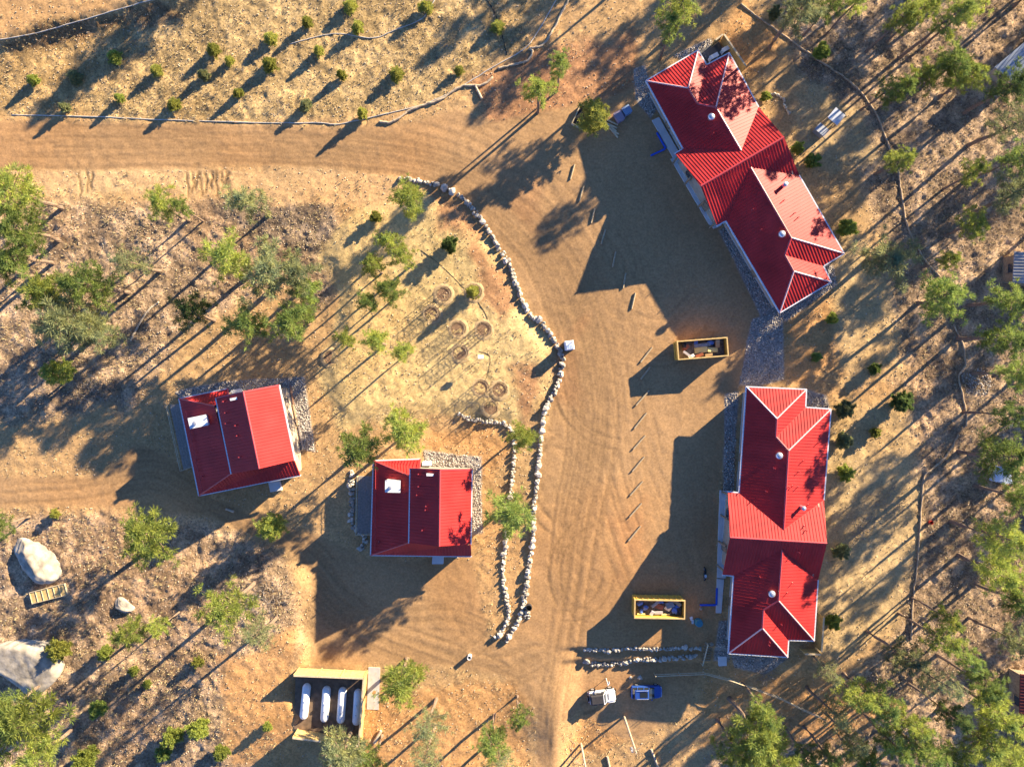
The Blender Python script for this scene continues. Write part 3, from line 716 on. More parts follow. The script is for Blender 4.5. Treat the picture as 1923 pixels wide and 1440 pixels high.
def pine_proto(seed, z0=4.0, R=2.0, nb=40, kind='pine', per=24, lean=0.25, gap=0.15, L=0.40, Wd=0.024):
    rng = np.random.default_rng(seed); HT = 10.0
    tk = MB(); wx, wy = rng.normal(0, lean, 2)
    ax = lambda z: Vector((wx * (z / HT) ** 2 + 0.06 * math.sin(z * 1.1 + seed), wy * (z / HT) ** 2 + 0.06 * math.cos(z * 0.9 + seed), z))
    zs = [-0.4, 0, 0.4, 2, 4, 6, 8, 9.6]; rs = [0.25, 0.22, 0.18, 0.155, 0.135, 0.10, 0.06, 0.015]
    tk.tube([ax(z) for z in zs], rs, 8)
    cent = []; dirs = []
    th = rng.uniform(0, 6.28)
    lobes = rng.uniform(0.65, 1.2, 7)
    for k in range(nb):
        t_ = (k + rng.uniform(0, 1)) / nb; z = z0 + (HT - 0.25 - z0) * t_ ** 0.92
        th += 2.4 + rng.normal(0, 0.35)
        if kind == 'pine': prof = math.sqrt(max(0.0, 1 - t_ ** 2.2)) * (0.55 + 0.45 * min(1, t_ * 3.5))
        elif kind == 'cone': prof = (1 - t_) ** 0.75 * (0.8 + 0.2 * min(1, t_ * 8)) + 0.04
        else: prof = math.sqrt(max(0.0, 1 - (2 * t_ - 0.9) ** 2 * 0.8))
        Lb = R * prof * lobes[int((th % 6.283) / 6.283 * 7) % 7] * rng.uniform(0.7, 1.12) + 0.12
        if rng.random() < gap: Lb *= 0.45
        el = math.radians(rng.uniform(4, 24) + 38 * t_ ** 2)
        dv = Vector((math.cos(th) * math.cos(el), math.sin(th) * math.cos(el), math.sin(el)))
        a = ax(z); m_ = a + dv * Lb * 0.55 + Vector((0, 0, -0.06 * Lb)); e = a + dv * Lb
        r0 = 0.016 + 0.014 * Lb
        tk.tube([a, m_, e], [r0, r0 * 0.7, 0.006], 4, False)
        ns = max(3, int(Lb * 5.0))
        for q in range(ns):
            f = 0.28 + 0.74 * (q + rng.uniform(0, 0.9)) / ns
            side = rng.normal(0, 0.17 * (1.15 - 0.4 * f) * (0.6 + 0.35 * Lb), 3); side[2] *= 0.5
            p = a.lerp(e, f) if f > 0.55 else a.lerp(m_, f / 0.55)
            cent.append((p.x + side[0], p.y + side[1], p.z + side[2] + 0.04)); dirs.append(tuple(dv))
            if rng.random() < 0.35: tk.tube([p, Vector(cent[-1])], [0.012, 0.006], 3, False)
    top = ax(HT - 0.25)
    for q in range(5): cent.append((top.x + rng.normal(0, .08), top.y + rng.normal(0, .08), top.z + rng.uniform(-0.3, 0.25))); dirs.append((0, 0, 1))
    v, f = tufts(np.array(cent), np.array(dirs), per, L, Wd, rng)
    cm = mesh_np('crown', v, f, FOL['green'], 4)
    root = bpy.data.objects.new('proto', None)
    me = bpy.data.meshes.new('trunk'); me.from_pydata(tk.v, [], tk.f); me.materials.append(M_BARK); me.update()
    return me, cm
PINE = [pine_proto(100 + k, z0=zz, nb=nb, gap=g) for k, (zz, nb, g) in enumerate(((5.0, 36, .2), (5.6, 32, .25), (4.4, 40, .2), (5.4, 30, .35), (6.0, 34, .2), (4.8, 34, .3)))]
ROUND = [pine_proto(200 + k, z0=2.6, nb=60, kind='round', gap=0.1, per=24, L=0.38, Wd=0.032) for k in range(2)]
SPARSE = [pine_proto(300 + k, z0=4.2, nb=40, gap=0.35, per=14, L=0.38, Wd=0.021) for k in range(2)]
YOUNG = [pine_proto(400 + k, z0=0.6, nb=54, kind='cone', R=2.6, gap=0.05, per=16, L=0.85, Wd=0.10, lean=0.02) for k in range(3)]
BUSH = [pine_proto(500 + k, z0=0.8, nb=44, kind='round', R=4.2, gap=0.12, per=16, L=1.1, Wd=0.13, lean=0.1) for k in range(3)]
def plant(name, cat, label, group, proto, loc, rxy, h, fol, r0=2.0, bark=None):
    root = thing(name, label, cat, loc, random.uniform(0, 6.28), group)
    for nm, me in (('trunk', proto[0]), ('crown', proto[1])):
        o = bpy.data.objects.new(nm, me); COL.objects.link(o); o.parent = root
        o.scale = (rxy / r0, rxy / r0, h / 10.0)
        if nm == 'crown':
            o.material_slots[0].link = 'OBJECT'; o.material_slots[0].material = FOL[fol]
    return root
def tree_at(px, py, rpx, h, fol, label, group=None, protos=None, fc=0.74, name='pine_tree'):
    zc = fc * h; k = (H - zc) / H / S
    x, y = (px - CX) * k, (CY - py) * k
    r = rpx * k * 1.18
    z = zground(x, y) if abs(x) < 74 and abs(y) < 56 else float(terrain(x, y))
    pr = random.choice(protos or PINE)
    return plant(name, 'tree', label, group, pr, (x, y, z - 0.05), r, h, fol)

# (pixel of the crown, crown radius in pixels, height, foliage, label)
LW = ('tall pine among needle litter below the dirt road', 'pines on the littered slope below the dirt road')
T = [
 (38,362,46,11,'bright',*LW), (30,425,44,11,'green',*LW), (22,475,38,10,'green',*LW), (-20,500,40,10,'green',*LW),
 (302,388,34,10,'bright','bright green pine beside the eroded sandy bank',None), (338,392,17,9,'green','small thin pine touching the bright pine by the sandy bank',None),
 (462,374,38,11,'grey','grey sparse pine with long bare trunk by the sandy bank',None), (242,492,36,10,'grey',*LW),
 (112,600,60,13,'grey','broad old pine with a thick pale trunk, largest on the littered slope',None), (162,532,42,12,'green',*LW), (88,556,44,11,'bright',*LW), (165,620,40,11,'grey',*LW),
 (418,493,44,12,'bright',*LW), (492,500,52,12,'grey',*LW), (548,512,40,11,'grey',*LW), (575,548,30,8,'green',*LW),
 (545,597,38,10,'green',*LW), (458,618,38,10,'green',*LW), (362,592,34,8,'dark',*LW), (98,700,24,6,'bright',*LW),
 (774,374,34,9,'bright','bright pine at the upper end of the long rock wall',None),
]
GW = ('slim pine in the straw covered garden inside the rock wall', 'slim pines in the garden')
T += [(728,450,24,8,'bright',*GW), (764,482,25,8,'bright',*GW), (702,500,21,8,'bright',*GW), (735,545,25,8,'green',*GW), (694,565,20,8,'green',*GW),
      (708,642,25,8,'bright',*GW), (756,658,20,8,'bright',*GW), (646,640,19,7,'bright',*GW)]
T += [(979,822,26,8,'bright','bright pine growing where two rock walls meet',None), (956,966,46,10,'green','full round pine between the two rock walls',None),
      (756,812,42,10,'bright','bright pine beside the gravel behind the cabin',None), (676,838,42,10,'green','pine leaning over the corner of the cabin roof',None),
      (508,990,25,6,'bright','small pale round pine in the shade of the cabin',None), (282,1010,50,8,'bright','bright broad pine at the edge of the cabin driveway',None),
      (440,1124,46,10,'bright','bright pine on top of the cut bank',None), (490,1188,34,9,'grey','sparse grey pine behind the cut bank',None), (300,1175,20,8,'bright',None,None), (250,1190,30,9,'bright',None,None),
      (4,985,26,7,'green','pine above the large cracked boulder',None), (48,1372,68,11,'bright','big bright pine below the huge white boulder',None), (10,1330,40,10,'green',None,None), (85,1410,44,9,'bright',None,None),
      (750,1275,44,9,'bright','dense bright pine beside the propane tank enclosure',None), (806,1362,34,10,'grey',None,None), (802,1420,32,11,'grey',None,None),
      (640,1415,44,10,'grey',None,None), (700,1430,34,9,'green',None,None), (972,1345,22,8,'green',None,None), (925,1395,32,10,'green',None,None), (935,1445,34,11,'grey',None,None)]
BW = ('bright pine at the edge of the wood below the rail fence', 'pines below the rail fence')
T += [(1420,1380,48,12,'bright',*BW), (1395,1430,40,12,'bright',*BW), (1465,1440,44,12,'bright',*BW), (1440,1340,30,11,'green',*BW),
      (1560,1262,22,9,'grey',*BW), (1605,1298,34,12,'bright',*BW), (1650,1322,36,12,'green',*BW), (1572,1348,30,11,'grey',*BW), (1612,1402,30,11,'grey',*BW), (1520,1425,26,9,'green',*BW)]
RW = 'tall pine in the open wood behind the lodges'; RG = 'pines in the wood behind the lodges'
for px, py, r, f in [(1495,22,42,'grey'),(1555,12,32,'green'),(1605,4,26,'bright'),(1690,38,34,'bright'),(1728,20,30,'bright'),(1775,38,36,'bright'),(1818,18,28,'bright'),(1790,122,42,'green'),(1738,140,30,'bright'),(1662,172,30,'green'),(1700,168,26,'green'),(1812,150,44,'bright'),(1888,166,46,'dark'),(1900,232,46,'grey'),
        (1690,300,32,'bright'),(1826,330,30,'bright'),(1902,372,44,'grey'),(1905,300,36,'green'),(1820,425,36,'bright'),(1672,474,52,'grey'),(1776,490,22,'bright'),(1775,560,52,'green'),(1900,560,40,'green'),(1888,628,50,'green'),(1900,700,40,'green'),(1905,780,36,'dark'),(1890,862,46,'green'),(1912,930,40,'green'),
        (1880,1010,44,'bright'),(1878,1072,46,'bright'),(1912,1130,44,'green'),(1780,1158,26,'bright'),(1772,1202,30,'bright'),(1806,1222,28,'green'),(1692,1228,38,'grey'),(1764,1282,30,'grey'),(1840,1280,38,'green'),(1868,1330,46,'bright'),(1720,1370,38,'bright'),(1690,1405,30,'green'),(1742,1422,44,'green'),(1850,1395,56,'bright'),(1900,1200,36,'grey'),(1790,1345,30,'dark'),(1905,1440,46,'bright'),(1800,1440,40,'green'),
        (1630,1440,34,'green'),(1575,1440,30,'dark')]:
    
    h_ = random.uniform(7, 8.5) if 1600 < px < 1830 and 90 < py < 760 else random.uniform(10.5, 13.5)
    where = 'behind the slanted lodge' if py < 450 else ('beyond the pale sand between the lodges' if py < 760 else ('behind the straight lodge' if py < 1110 else 'in the wood below the straight lodge'))
    size = 'broad' if r > 42 else ('slim' if r < 31 else 'tall')
    tone = {'bright': 'bright green', 'green': 'green', 'grey': 'greyish', 'dark': 'dark'}[f]
    T.append((px, py, r * random.uniform(0.8, 0.98), h_, f, '%s %s pine %s' % (size, tone, where), RG))
T += [(1014,165,30,11,'bright','tall bright pine standing before the upper drive with a thinner one behind',None), (1053,126,22,10,'green','thin pine just behind the tall bright pine',None),
      (1115,214,30,5,'lime','pale lime green round tree beside the stacked crates and timbers',None), (1272,18,40,12,'bright','bright pine behind the slanted lodge above the reddish soil',None), (1262,60,26,10,'green',None,None)]
BL = ('pine on the rocky slope in the lower wood', 'pines on the lower slope')
for px, py, r, h, f, lab, grp in T:
    if lab is None: lab, grp = BL
    if grp in (LW[1], BL[1], BW[1]):
        lab = '%s %s pine %s' % ('broad' if r > 42 else ('slim' if r < 31 else 'tall'), {'bright': 'bright green', 'green': 'green', 'grey': 'greyish', 'dark': 'dark'}[f], {LW[1]: 'among needle litter below the dirt road', BL[1]: 'on the rocky lower slope near the propane tanks' if px > 600 else 'on the rocky slope near the white boulders', BW[1]: 'beside the rail fence below the lodge'}[grp])
    tree_at(px, py, r, h, f, lab, grp, ROUND if f == 'lime' or r < 27 and h < 7 else (SPARSE + PINE[3:4] if f == 'grey' and r < 40 else None))
# the wood goes on outside the picture: these throw the long shadows that reach in
OW = ('pine of the surrounding wood whose long shadow reaches the clearing', 'pines around the clearing')
pts = []
def scatter(x0, x1, y0, y1, n, dmin=58):
    c = 0
    while c < n:
        p = (random.uniform(x0, x1), random.uniform(y0, y1)); c += 0.2
        if all((p[0] - q[0]) ** 2 + (p[1] - q[1]) ** 2 > dmin ** 2 for q in pts): pts.append(p); c += 0.8
scatter(1960, 2400, -300, 1400, 27, 100); scatter(1250, 1960, -400, -70, 15, 95); pts += [(440, -235), (530, -300)]
for px, py in pts: tree_at(px, py, random.uniform(34, 50), random.uniform(10, 14), random.choice(['bright', 'green', 'grey', 'green']), *OW)

# young pines planted in rows on the grass slope
for px, py in [(58,142),(137,136),(118,194),(210,100),(222,176),(290,125),(323,188),(380,132),(398,84),(427,105),(445,167),(503,113),(507,64),(575,34),(572,190),(597,86),(640,132),(671,43),(680,207),(743,131),(860,123),(933,42),(655,2),(798,5)]:
    h = random.uniform(1.55, 1.95) if (px, py) != (680, 207) else 2.8
    p = Gs(px * 0.988 + CX * 0.012, py * 0.985 + CY * 0.015 + 4)
    plant('young_pine', 'tree', 'young pine planted on the dry grass slope above the dirt road', 'young pines on the grass slope', random.choice(YOUNG), p, random.uniform(0.62, 1.05), h * random.uniform(.8, 1.1), ('grey' if (px, py) in ((137,136),(118,194),(572,190),(380,132)) else random.choice(['bright', 'lime', 'lime'])), 2.6)['label'] = 'young pine planted on the dry grass slope above the dirt road' if h < 2.5 else 'largest young pine on the grass slope, its shadow crossing the dirt road'
# shrubs
SH = [(708,408,11,'lime','yellow green shrub near the upper garden pines'), (846,460,15,'dark','dark shrub casting a big shadow in the garden'),
      (1435,183,9,'bright',None),(1492,280,11,'bright',None),(1520,306,14,'green',None),(1583,430,16,'bright',None),(1557,598,11,'bright',None),(1530,668,9,'green',None),(1637,692,11,'green',None),(1685,750,19,'dark','dark bushy shrub alone on the pale sand behind the lodge'),
      (1580,768,17,'grey',None),(1638,808,10,'lime',None),(1577,825,15,'grey',None),(1580,885,15,'bright',None),(1572,1030,15,'grey',None),(1558,1160,14,'bright',None),(1536,103,15,'bright',None),
      (120,1210,20,'lime','lime green shrub beside the huge white boulder'),(205,1216,13,'bright','*'),(377,1237,10,'lime','*'),(195,1320,15,'green','*'),(175,1410,22,'bright','*'),(335,1370,17,'bright','*'),(380,1357,18,'bright','*'),(312,1405,14,'green','*'),(422,1402,14,'bright','*'),(505,1357,9,'bright','*'),(256,1255,9,'bright','*'),(280,1280,8,'bright','*'),(110,960,9,'lime','*'),(1450,32,12,'grey',None)]
for px, py, r, f, lab in SH:
    grp = None
    if lab is None: lab, grp = 'low green shrub on the sandy ground behind the lodges', 'shrubs behind the lodges'
    if lab == '*': lab, grp = 'low bright shrub among the litter of the lower slope', 'shrubs on the lower slope'
    p = Gs(px, py + 2)
    plant('shrub', 'shrub', lab, grp, random.choice(BUSH), p, r / S, r / S * random.uniform(1.5, 2.1), f, 4.2)

# ------------------------------------------------------------------ rock walls and boulders
def rock_mesh(seed, n=16, name='stone', m=None, jitter=0.18):
    rng = np.random.default_rng(seed); bm = bmesh.new()
    for k in range(n):
        z = 1 - 2 * (k + 0.5) / n; a = 2.39996 * k; r = math.sqrt(1 - z * z); s = 1 + rng.normal(0, jitter)
        bm.verts.new((r * math.cos(a) * s, r * math.sin(a) * s, z * s))
    bmesh.ops.convex_hull(bm, input=bm.verts)
    bm.verts.ensure_lookup_table()
    for v in [v for v in bm.verts if not v.link_faces]: bm.verts.remove(v)
    me = bpy.data.meshes.new(name); bm.to_mesh(me); bm.free(); me.materials.append(m or M_STONE); return me
STONES = [rock_mesh(40 + k) for k in range(8)]
def rock_wall(label, pts, width, size, rows, density=1.0, h=0.45):
    xy = [G(*p) for p in pts]
    c = xy[len(xy) // 2]; root = thing('rock_wall', label, 'rock wall', c)
    line = smoothline([(p.x, p.y) for p in xy], 6)
    seg = np.linalg.norm(np.diff(line, axis=0), axis=1); s = np.concatenate([[0], np.cumsum(seg)])
    d = 0.0
    while d < s[-1]:
        x = np.interp(d, s, line[:, 0]); y = np.interp(d, s, line[:, 1]); q = min(d + 0.1, s[-1]); tx = np.interp(q, s, line[:, 0]) - np.interp(q - .1, s, line[:, 0]); ty = np.interp(q, s, line[:, 1]) - np.interp(q - .1, s, line[:, 1])
        L = math.hypot(tx, ty) + 1e-9; nx, ny = -ty / L, tx / L; step = 0
        for r in range(rows):
            k = size * random.uniform(0.55, 1.2) * (1.5 if random.random() < 0.08 else 1); step = max(step, k)
            o = (r - (rows - 1) / 2) * width / max(1, rows) + random.gauss(0, 0.07)
            ob = bpy.data.objects.new('stone', random.choice(STONES)); COL.objects.link(ob); ob.parent = root
            sx, sy, sz = k * random.uniform(.5, .72), k * random.uniform(.42, .6), k * random.uniform(.42, .7)
            jx = random.uniform(-.12, .12)
            X_, Y_ = x + nx * o + tx / L * jx, y + ny * o + ty / L * jx
            ob.location = Vector((X_, Y_, zground(X_, Y_) + sz * 0.42 + (h * 0.5 if rows > 1 and r == 0 and random.random() < .5 else 0))) - c
            ob.rotation_euler = (random.uniform(-.4, .4), random.uniform(-.4, .4), math.atan2(ty, tx) + random.uniform(-.5, .5)); ob.scale = (sx, sy, sz)
        d += step * 0.92 / density
    return root
rock_wall('long curving wall of pale boulders along the dirt yard', WALL_MAIN, 0.44, 0.54, 2, 1.05)
rock_wall('thinner pale rock wall bending round the garden corner', WALL_INNER, 0.38, 0.42, 2, 1.05)
rock_wall('short rock wall hooking round the cabin deck', WALL_CABIN, 0.6, 0.62, 2)
rock_wall('straight low rock wall nearer the debris dumpster', WALL_LOW1, 0.42, 0.42, 2)
rock_wall('straight low rock wall nearer the white jeep', WALL_LOW2, 0.5, 0.46, 2)
rock_wall('small arc of stones round a shrub behind the slanted lodge', [(1447,178),(1462,180),(1472,190),(1476,205),(1484,215)], 0.4, 0.42, 1)

def boulder(label, px, py, sx, sy, sz, rz, seed, name='boulder'):
    bm = bmesh.new(); bmesh.ops.create_icosphere(bm, subdivisions=5, radius=1.0)
    a = np.array([v.co[:] for v in bm.verts]); rg_ = np.random.default_rng(seed * 13); pn = rg_.normal(size=(11, 3)); pn /= np.linalg.norm(pn, axis=1, keepdims=True); pd = rg_.uniform(.68, 1.0, 11); rad = np.min(np.where(a @ pn.T > .05, pd / np.maximum(a @ pn.T, .05), 9), axis=1); rad = np.minimum(rad, 1.25); n1 = NA.fbm(a[:, 0] * 2 + seed, a[:, 1] * 2 + a[:, 2] * 1.7, 1.4, 4) - 0.5
    n2 = NB.fbm(a[:, 0] * 4 - seed, a[:, 1] * 4 + a[:, 2] * 5.0, 0.8, 4) - 0.5
    crack = np.exp(-((a[:, 0] * 0.8 + a[:, 1] * 0.5 + 0.15 * np.sin(a[:, 1] * 5) - 0.25) / 0.03) ** 2) * 0.06
    for v, d1, d2, c_, r_ in zip(bm.verts, n1, n2, crack, rad):
        v.co = v.co * (r_ * (1 + 0.22 * d1 + 0.10 * d2) - c_)
        v.co = Vector((math.copysign(abs(v.co.x) ** 0.85, v.co.x) * sx, math.copysign(abs(v.co.y) ** 0.85, v.co.y) * sy, v.co.z * sz))
    me = bpy.data.meshes.new(name); bm.to_mesh(me); bm.free(); me.materials.append(M_BOULDER)
    for p in me.polygons: p.use_smooth = True
    o = bpy.data.objects.new(name, me); COL.objects.link(o); o.location = Gs(px, py, -sz * 0.05); o.rotation_euler = (0, 0, rz)
    tag(o, label, 'boulder')
boulder('big cracked pale boulder above the wooden step ladder', 68, 1052, 3.4, 2.4, 1.3, -0.55, 3)
boulder('huge white boulder with tree shadows on its top', 52, 1245, 4.7, 3.6, 1.7, -0.7, 9)
boulder('small pale boulder alone between the two big ones and the trees', 231, 1134, 1.4, 0.8, 0.7, -0.4, 5)
for k, (px, py, s) in enumerate([(1184,1271,.3),(1201,1271,.42),(1316,1142,.3),(1336,1208,.3)]):
    o = bpy.data.objects.new('loose_rock', STONES[k]); COL.objects.link(o); o.scale = (s, s * .75, s * .6); o.location = Gs(px, py, s * .3)
    tag(o, 'loose pale rock lying on the shaded drive by the parked cars', 'rock', 'loose rocks on the drive')

# ------------------------------------------------------------------ timber wheel stops
ST1 = [((1079,309),(1071,337)),((1096,350),(1088,378)),((1117,391),(1110,419)),((1137,431),(1129,459)),((1156,473),(1150,502)),((1175,513),(1170,541)),((1193,550),(1186,580))]
ST2 = [((1225,652),(1203,680)),((1221,689),(1203,712)),((1219,733),(1194,761)),((1214,775),(1191,804)),((1212,817),(1189,843)),((1210,857),(1187,885)),((1207,903),(1183,930)),((1205,944),(1182,970)),((1203,987),(1180,1015))]
for lst, lab, grp in ((ST1, 'peeled timber wheel stop on the dirt yard before the slanted lodge', 'wheel stops before the slanted lodge'), (ST2, 'timber wheel stop on the dirt yard before the lodge with the dumpsters', 'wheel stops before the straight lodge')):
    for a, b_ in lst:
        A = Gs(*a, 0.11); B = Gs(*b_, 0.11); c = (A + B) / 2
        o = MB().tube([A, A.lerp(B, .3), A.lerp(B, .7), B], [0.11, 0.12, 0.125, 0.115], 8).build('wheel_stop', mat('worn_timber', (.40, .31, .19), .85, 0, .25, 4, .1, 20), None, c); o.location = c
        tag(o, lab, 'wheel stop', grp)

# ------------------------------------------------------------------ dumpsters
M_DUMP = mat('yellow_dumpster_paint', (0.62, 0.38, 0.07), 0.55, 0.0, 0.25, 2.5)
def dumpster(label, px, py, rz, L=6.7, Wd=2.45, h=2.1):
    p = Gs(px, py); root = thing('dumpster', label, 'dumpster', p, rz)
    t_ = 0.08; b = MB()
    b.box((0, 0, 0.16), (L, Wd, 0.1)).box((0, Wd / 2 - t_ / 2, h / 2 + 0.21), (L, t_, h)).box((0, -Wd / 2 + t_ / 2, h / 2 + 0.21), (L, t_, h))
    b.box((-L / 2 + t_ / 2, 0, h / 2 + 0.21), (t_, Wd - 2 * t_ - .004, h)).box((L / 2 - t_ / 2, 0, h / 2 + 0.21), (t_, Wd - 2 * t_ - .004, h))
    b.build('body', M_DUMP, root)
    for s in (-1, 1):
        r = MB()
        for k in range(9): r.box((-L / 2 + 0.35 + k * (L - 0.7) / 8, s * (Wd / 2 + 0.05), h / 2 + 0.2), (0.1, 0.1, h - 0.1))
        r.build('side_rib', M_DUMP, root)
        MB().box((0, s * (Wd / 2 - 0.02), h + 0.255), (L + 0.12, 0.16, 0.12)).build('top_rail', M_TIMBER, root)
        MB().box((s * (L / 2 - 0.02), 0, h + 0.255), (0.16, Wd - 0.21, 0.12)).build('top_rail', M_TIMBER, root)
    for sx in (-1, 1):
        for sy in (-1, 1):
            a = Vector((sx * (L / 2 - 0.5), sy * (Wd / 2 - 0.45), 0.08))
            w = MB().tube([a - Vector((0, 0.12, 0)), a + Vector((0, 0.12, 0))], 0.1, 10).build('roller', M_DARK, root)
    MB().box((-L / 2 - 0.09, 0, h * 0.5), (0.1, Wd * 0.8, 0.16)).build('gate_bar', M_DUMP, root)
    fl = MB().box((0, 0, 0.75), (L - 0.3, Wd - 0.3, 0.9)).build('rubbish_fill', mat('mixed_rubbish', (0.16, 0.14, 0.12), 0.9, 0, 0.6, 3.0, 0.6, 4.0), root); fl['kind'] = 'stuff'
    return root, p, rz, h
JUNK = {'tan': mat('cardboard', (0.40, 0.28, 0.16), 0.9, 0, 0.15, 3), 'white': mat('white_board', (0.72, 0.72, 0.70), 0.8, 0, 0.1, 3), 'blue': mat('blue_sheeting', (0.10, 0.20, 0.55), 0.5, 0, 0.3, 2), 'yellow': mat('yellow_foam', (0.72, 0.60, 0.25), 0.9, 0, 0.08, 3),
        'grey': mat('grey_scrap', (0.28, 0.28, 0.29), 0.8, 0, 0.3, 3), 'red': mat('rusty_scrap', (0.30, 0.10, 0.06), 0.8, 0, 0.3, 3), 'black': mat('black_bag', (0.03, 0.03, 0.035), 0.4)}
def board(kind, d, x, y, w, l, rz, tilt, lab):
    root, p, rot, h = d
    m = MB(); z = 1.42 + random.uniform(0, 0.55); R = Matrix.Rotation(rz, 3, 'Z') @ Matrix.Rotation(tilt, 3, 'X') @ Matrix.Rotation(random.uniform(-.2, .2), 3, 'Y')
    m.box((0, 0, 0), (w, l, 0.07), M=R)
    o = m.build('scrap_board', JUNK[kind], None, bevel=0.01); o.location = p + Matrix.Rotation(rot, 3, 'Z') @ Vector((x, y, z)); o.rotation_euler = (0, 0, rot)
    tag(o, lab, 'scrap')
def crumple(kind, d, x, y, s, lab):
    root, p, rot, h = d
    bm = bmesh.new(); bmesh.ops.create_icosphere(bm, subdivisions=2, radius=1)
    for v in bm.verts: v.co *= random.uniform(0.6, 1.15)
    me = bpy.data.meshes.new('crumpled_sheet'); bm.to_mesh(me); bm.free(); me.materials.append(JUNK[kind])
    o = bpy.data.objects.new('crumpled_sheet', me); COL.objects.link(o); o.scale = (s, s * random.uniform(.5, .8), s * .45)
    o.location = p + Matrix.Rotation(rot, 3, 'Z') @ Vector((x, y, 1.5)); o.rotation_euler = (0, 0, random.uniform(0, 3)); return tag(o, lab, 'sheeting')
D1 = dumpster('yellow dumpster standing alone at the corner of the slanted lodge shadow', 1311, 656, math.radians(4.5))
D2 = dumpster('yellow dumpster heaped with blue sheeting in the lodge shadow', 1232, 1133, math.radians(-1.0))
n1, n2 = ' in the dumpster by the slanted lodge', ' in the dumpster heaped with blue sheeting'
board('yellow', D1, 0.0, -0.15, 1.7, 0.75, .05, .1, 'pale yellow foam slab' + n1); board('yellow', D1, 1.55, -0.25, 1.4, 0.6, -.1, -.1, 'torn pale yellow foam piece' + n1)
board('white', D1, -1.9, -0.65, 1.5, 0.3, -.7, .2, 'narrow white board' + n1); board('white', D1, -1.4, -0.9, .8, 0.4, .4, -.2, 'small white scrap board' + n1); board('tan', D1, 2.2, 0.5, .55, 1.2, .1, .5, 'tall tan cardboard sheet' + n1)
board('grey', D1, 0.2, .5, 2.2, .45, .05, .1, 'long grey strip' + n1); board('red', D1, -.3, -.85, 1.1, .4, .3, .3, 'rusty brown sheet' + n1); board('tan', D1, .9, -.9, 1.0, .35, .1, .2, 'small tan board' + n1)
board('red', D1, -2.0, .3, 1.0, .5, .6, .3, 'dark rusty scrap' + n1)
crumple('blue', D1, 1.4, .75, .55, 'crumpled blue sheet against the side' + n1); crumple('blue', D1, -.6, .85, .45, 'small blue bag' + n1); crumple('black', D1, -2.3, .7, .5, 'black rubbish bag' + n1)
for k, (x, y, s) in enumerate(((-2.5, .5, .55), (-1.7, -.1, .5), (-2.3, -.6, .4), (.3, .75, .5), (2.2, -.4, .6), (2.6, .2, .45), (1.6, .8, .4))):
    crumple('blue', D2, x, y, s, 'crumpled blue sheeting' + n2)['group'] = 'blue sheeting in the heaped dumpster'
board('red', D2, .1, .1, 1.1, .7, -.3, .2, 'rusty brown panel' + n2); board('white', D2, 1.3, -.1, .8, .7, -.6, .3, 'bright white board' + n2); board('grey', D2, 1.5, .4, 1.1, .8, .4, -.2, 'grey panel' + n2)
board('tan', D2, 2.4, .75, 1.3, .5, -.6, .2, 'tan board against the corner' + n2); board('white', D2, -.9, -.75, .45, .7, -.5, .2, 'small white box lid' + n2); board('yellow', D2, -2.3, -.95, 1.1, .2, 0, 0, 'pale timber offcut at the near end' + n2)
board('yellow', D2, 1.0, -.95, 1.2, .2, 0, 0, 'pale timber offcut along the side' + n2); board('grey', D2, -.5, .5, 1.2, .5, .7, .4, 'bent grey scrap' + n2); board('white', D2, 0, -.7, 1.1, .4, .1, .2, 'pale insulation piece' + n2)
crumple('black', D2, -2.6, -.3, .5, 'black bag' + n2); crumple('black', D2, 2.8, .6, .4, 'black bag in the far corner' + n2)

# ------------------------------------------------------------------ portable toilet
p = Gs(1067, 650); root = thing('portable_toilet', 'pale blue portable toilet standing on the long rock wall', 'toilet', p, math.radians(8))
M_PT = mat('pale_blue_plastic', (0.42, 0.55, 0.72), 0.45, 0, .06, 2); M_PTR = mat('white_plastic_roof', (0.78, 0.80, 0.82), 0.4)
MB().box((0, 0, 0.08), (1.2, 1.2, 0.16)).build('base', M_DARK, root)
MB().box((0, 0, 1.12), (1.12, 1.12, 1.9)).build('cabin_wall', M_PT, root, bevel=0.03)
r = MB(); r.loft([[(-.62, -.62, 2.09), (.62, -.62, 2.09), (.62, .62, 2.09), (-.62, .62, 2.09)], [(-.62, -.62, 2.16), (.62, -.62, 2.16), (.62, .62, 2.16), (-.62, .62, 2.16)], [(-.45, -.5, 2.33), (.45, -.5, 2.33), (.45, .5, 2.33), (-.45, .5, 2.33)]]); ro = r.build('roof', M_PTR, root)
for k in range(4): MB().box((-.36 + k * .24, -.2, 2.345), (.1, .4, .03)).build('roof_rib', M_PT, ro)
MB().tube([(.35, .35, 2.3), (.35, .35, 2.65)], .06, 10).build('vent_stack', M_BLACK, root)
d = MB().box((0, -0.585, 1.1), (.8, .05, 1.8)).build('door', M_PT, root); MB().box((.3, -.625, 1.1), (.06, .03, .2)).build('handle', M_DARK, d)

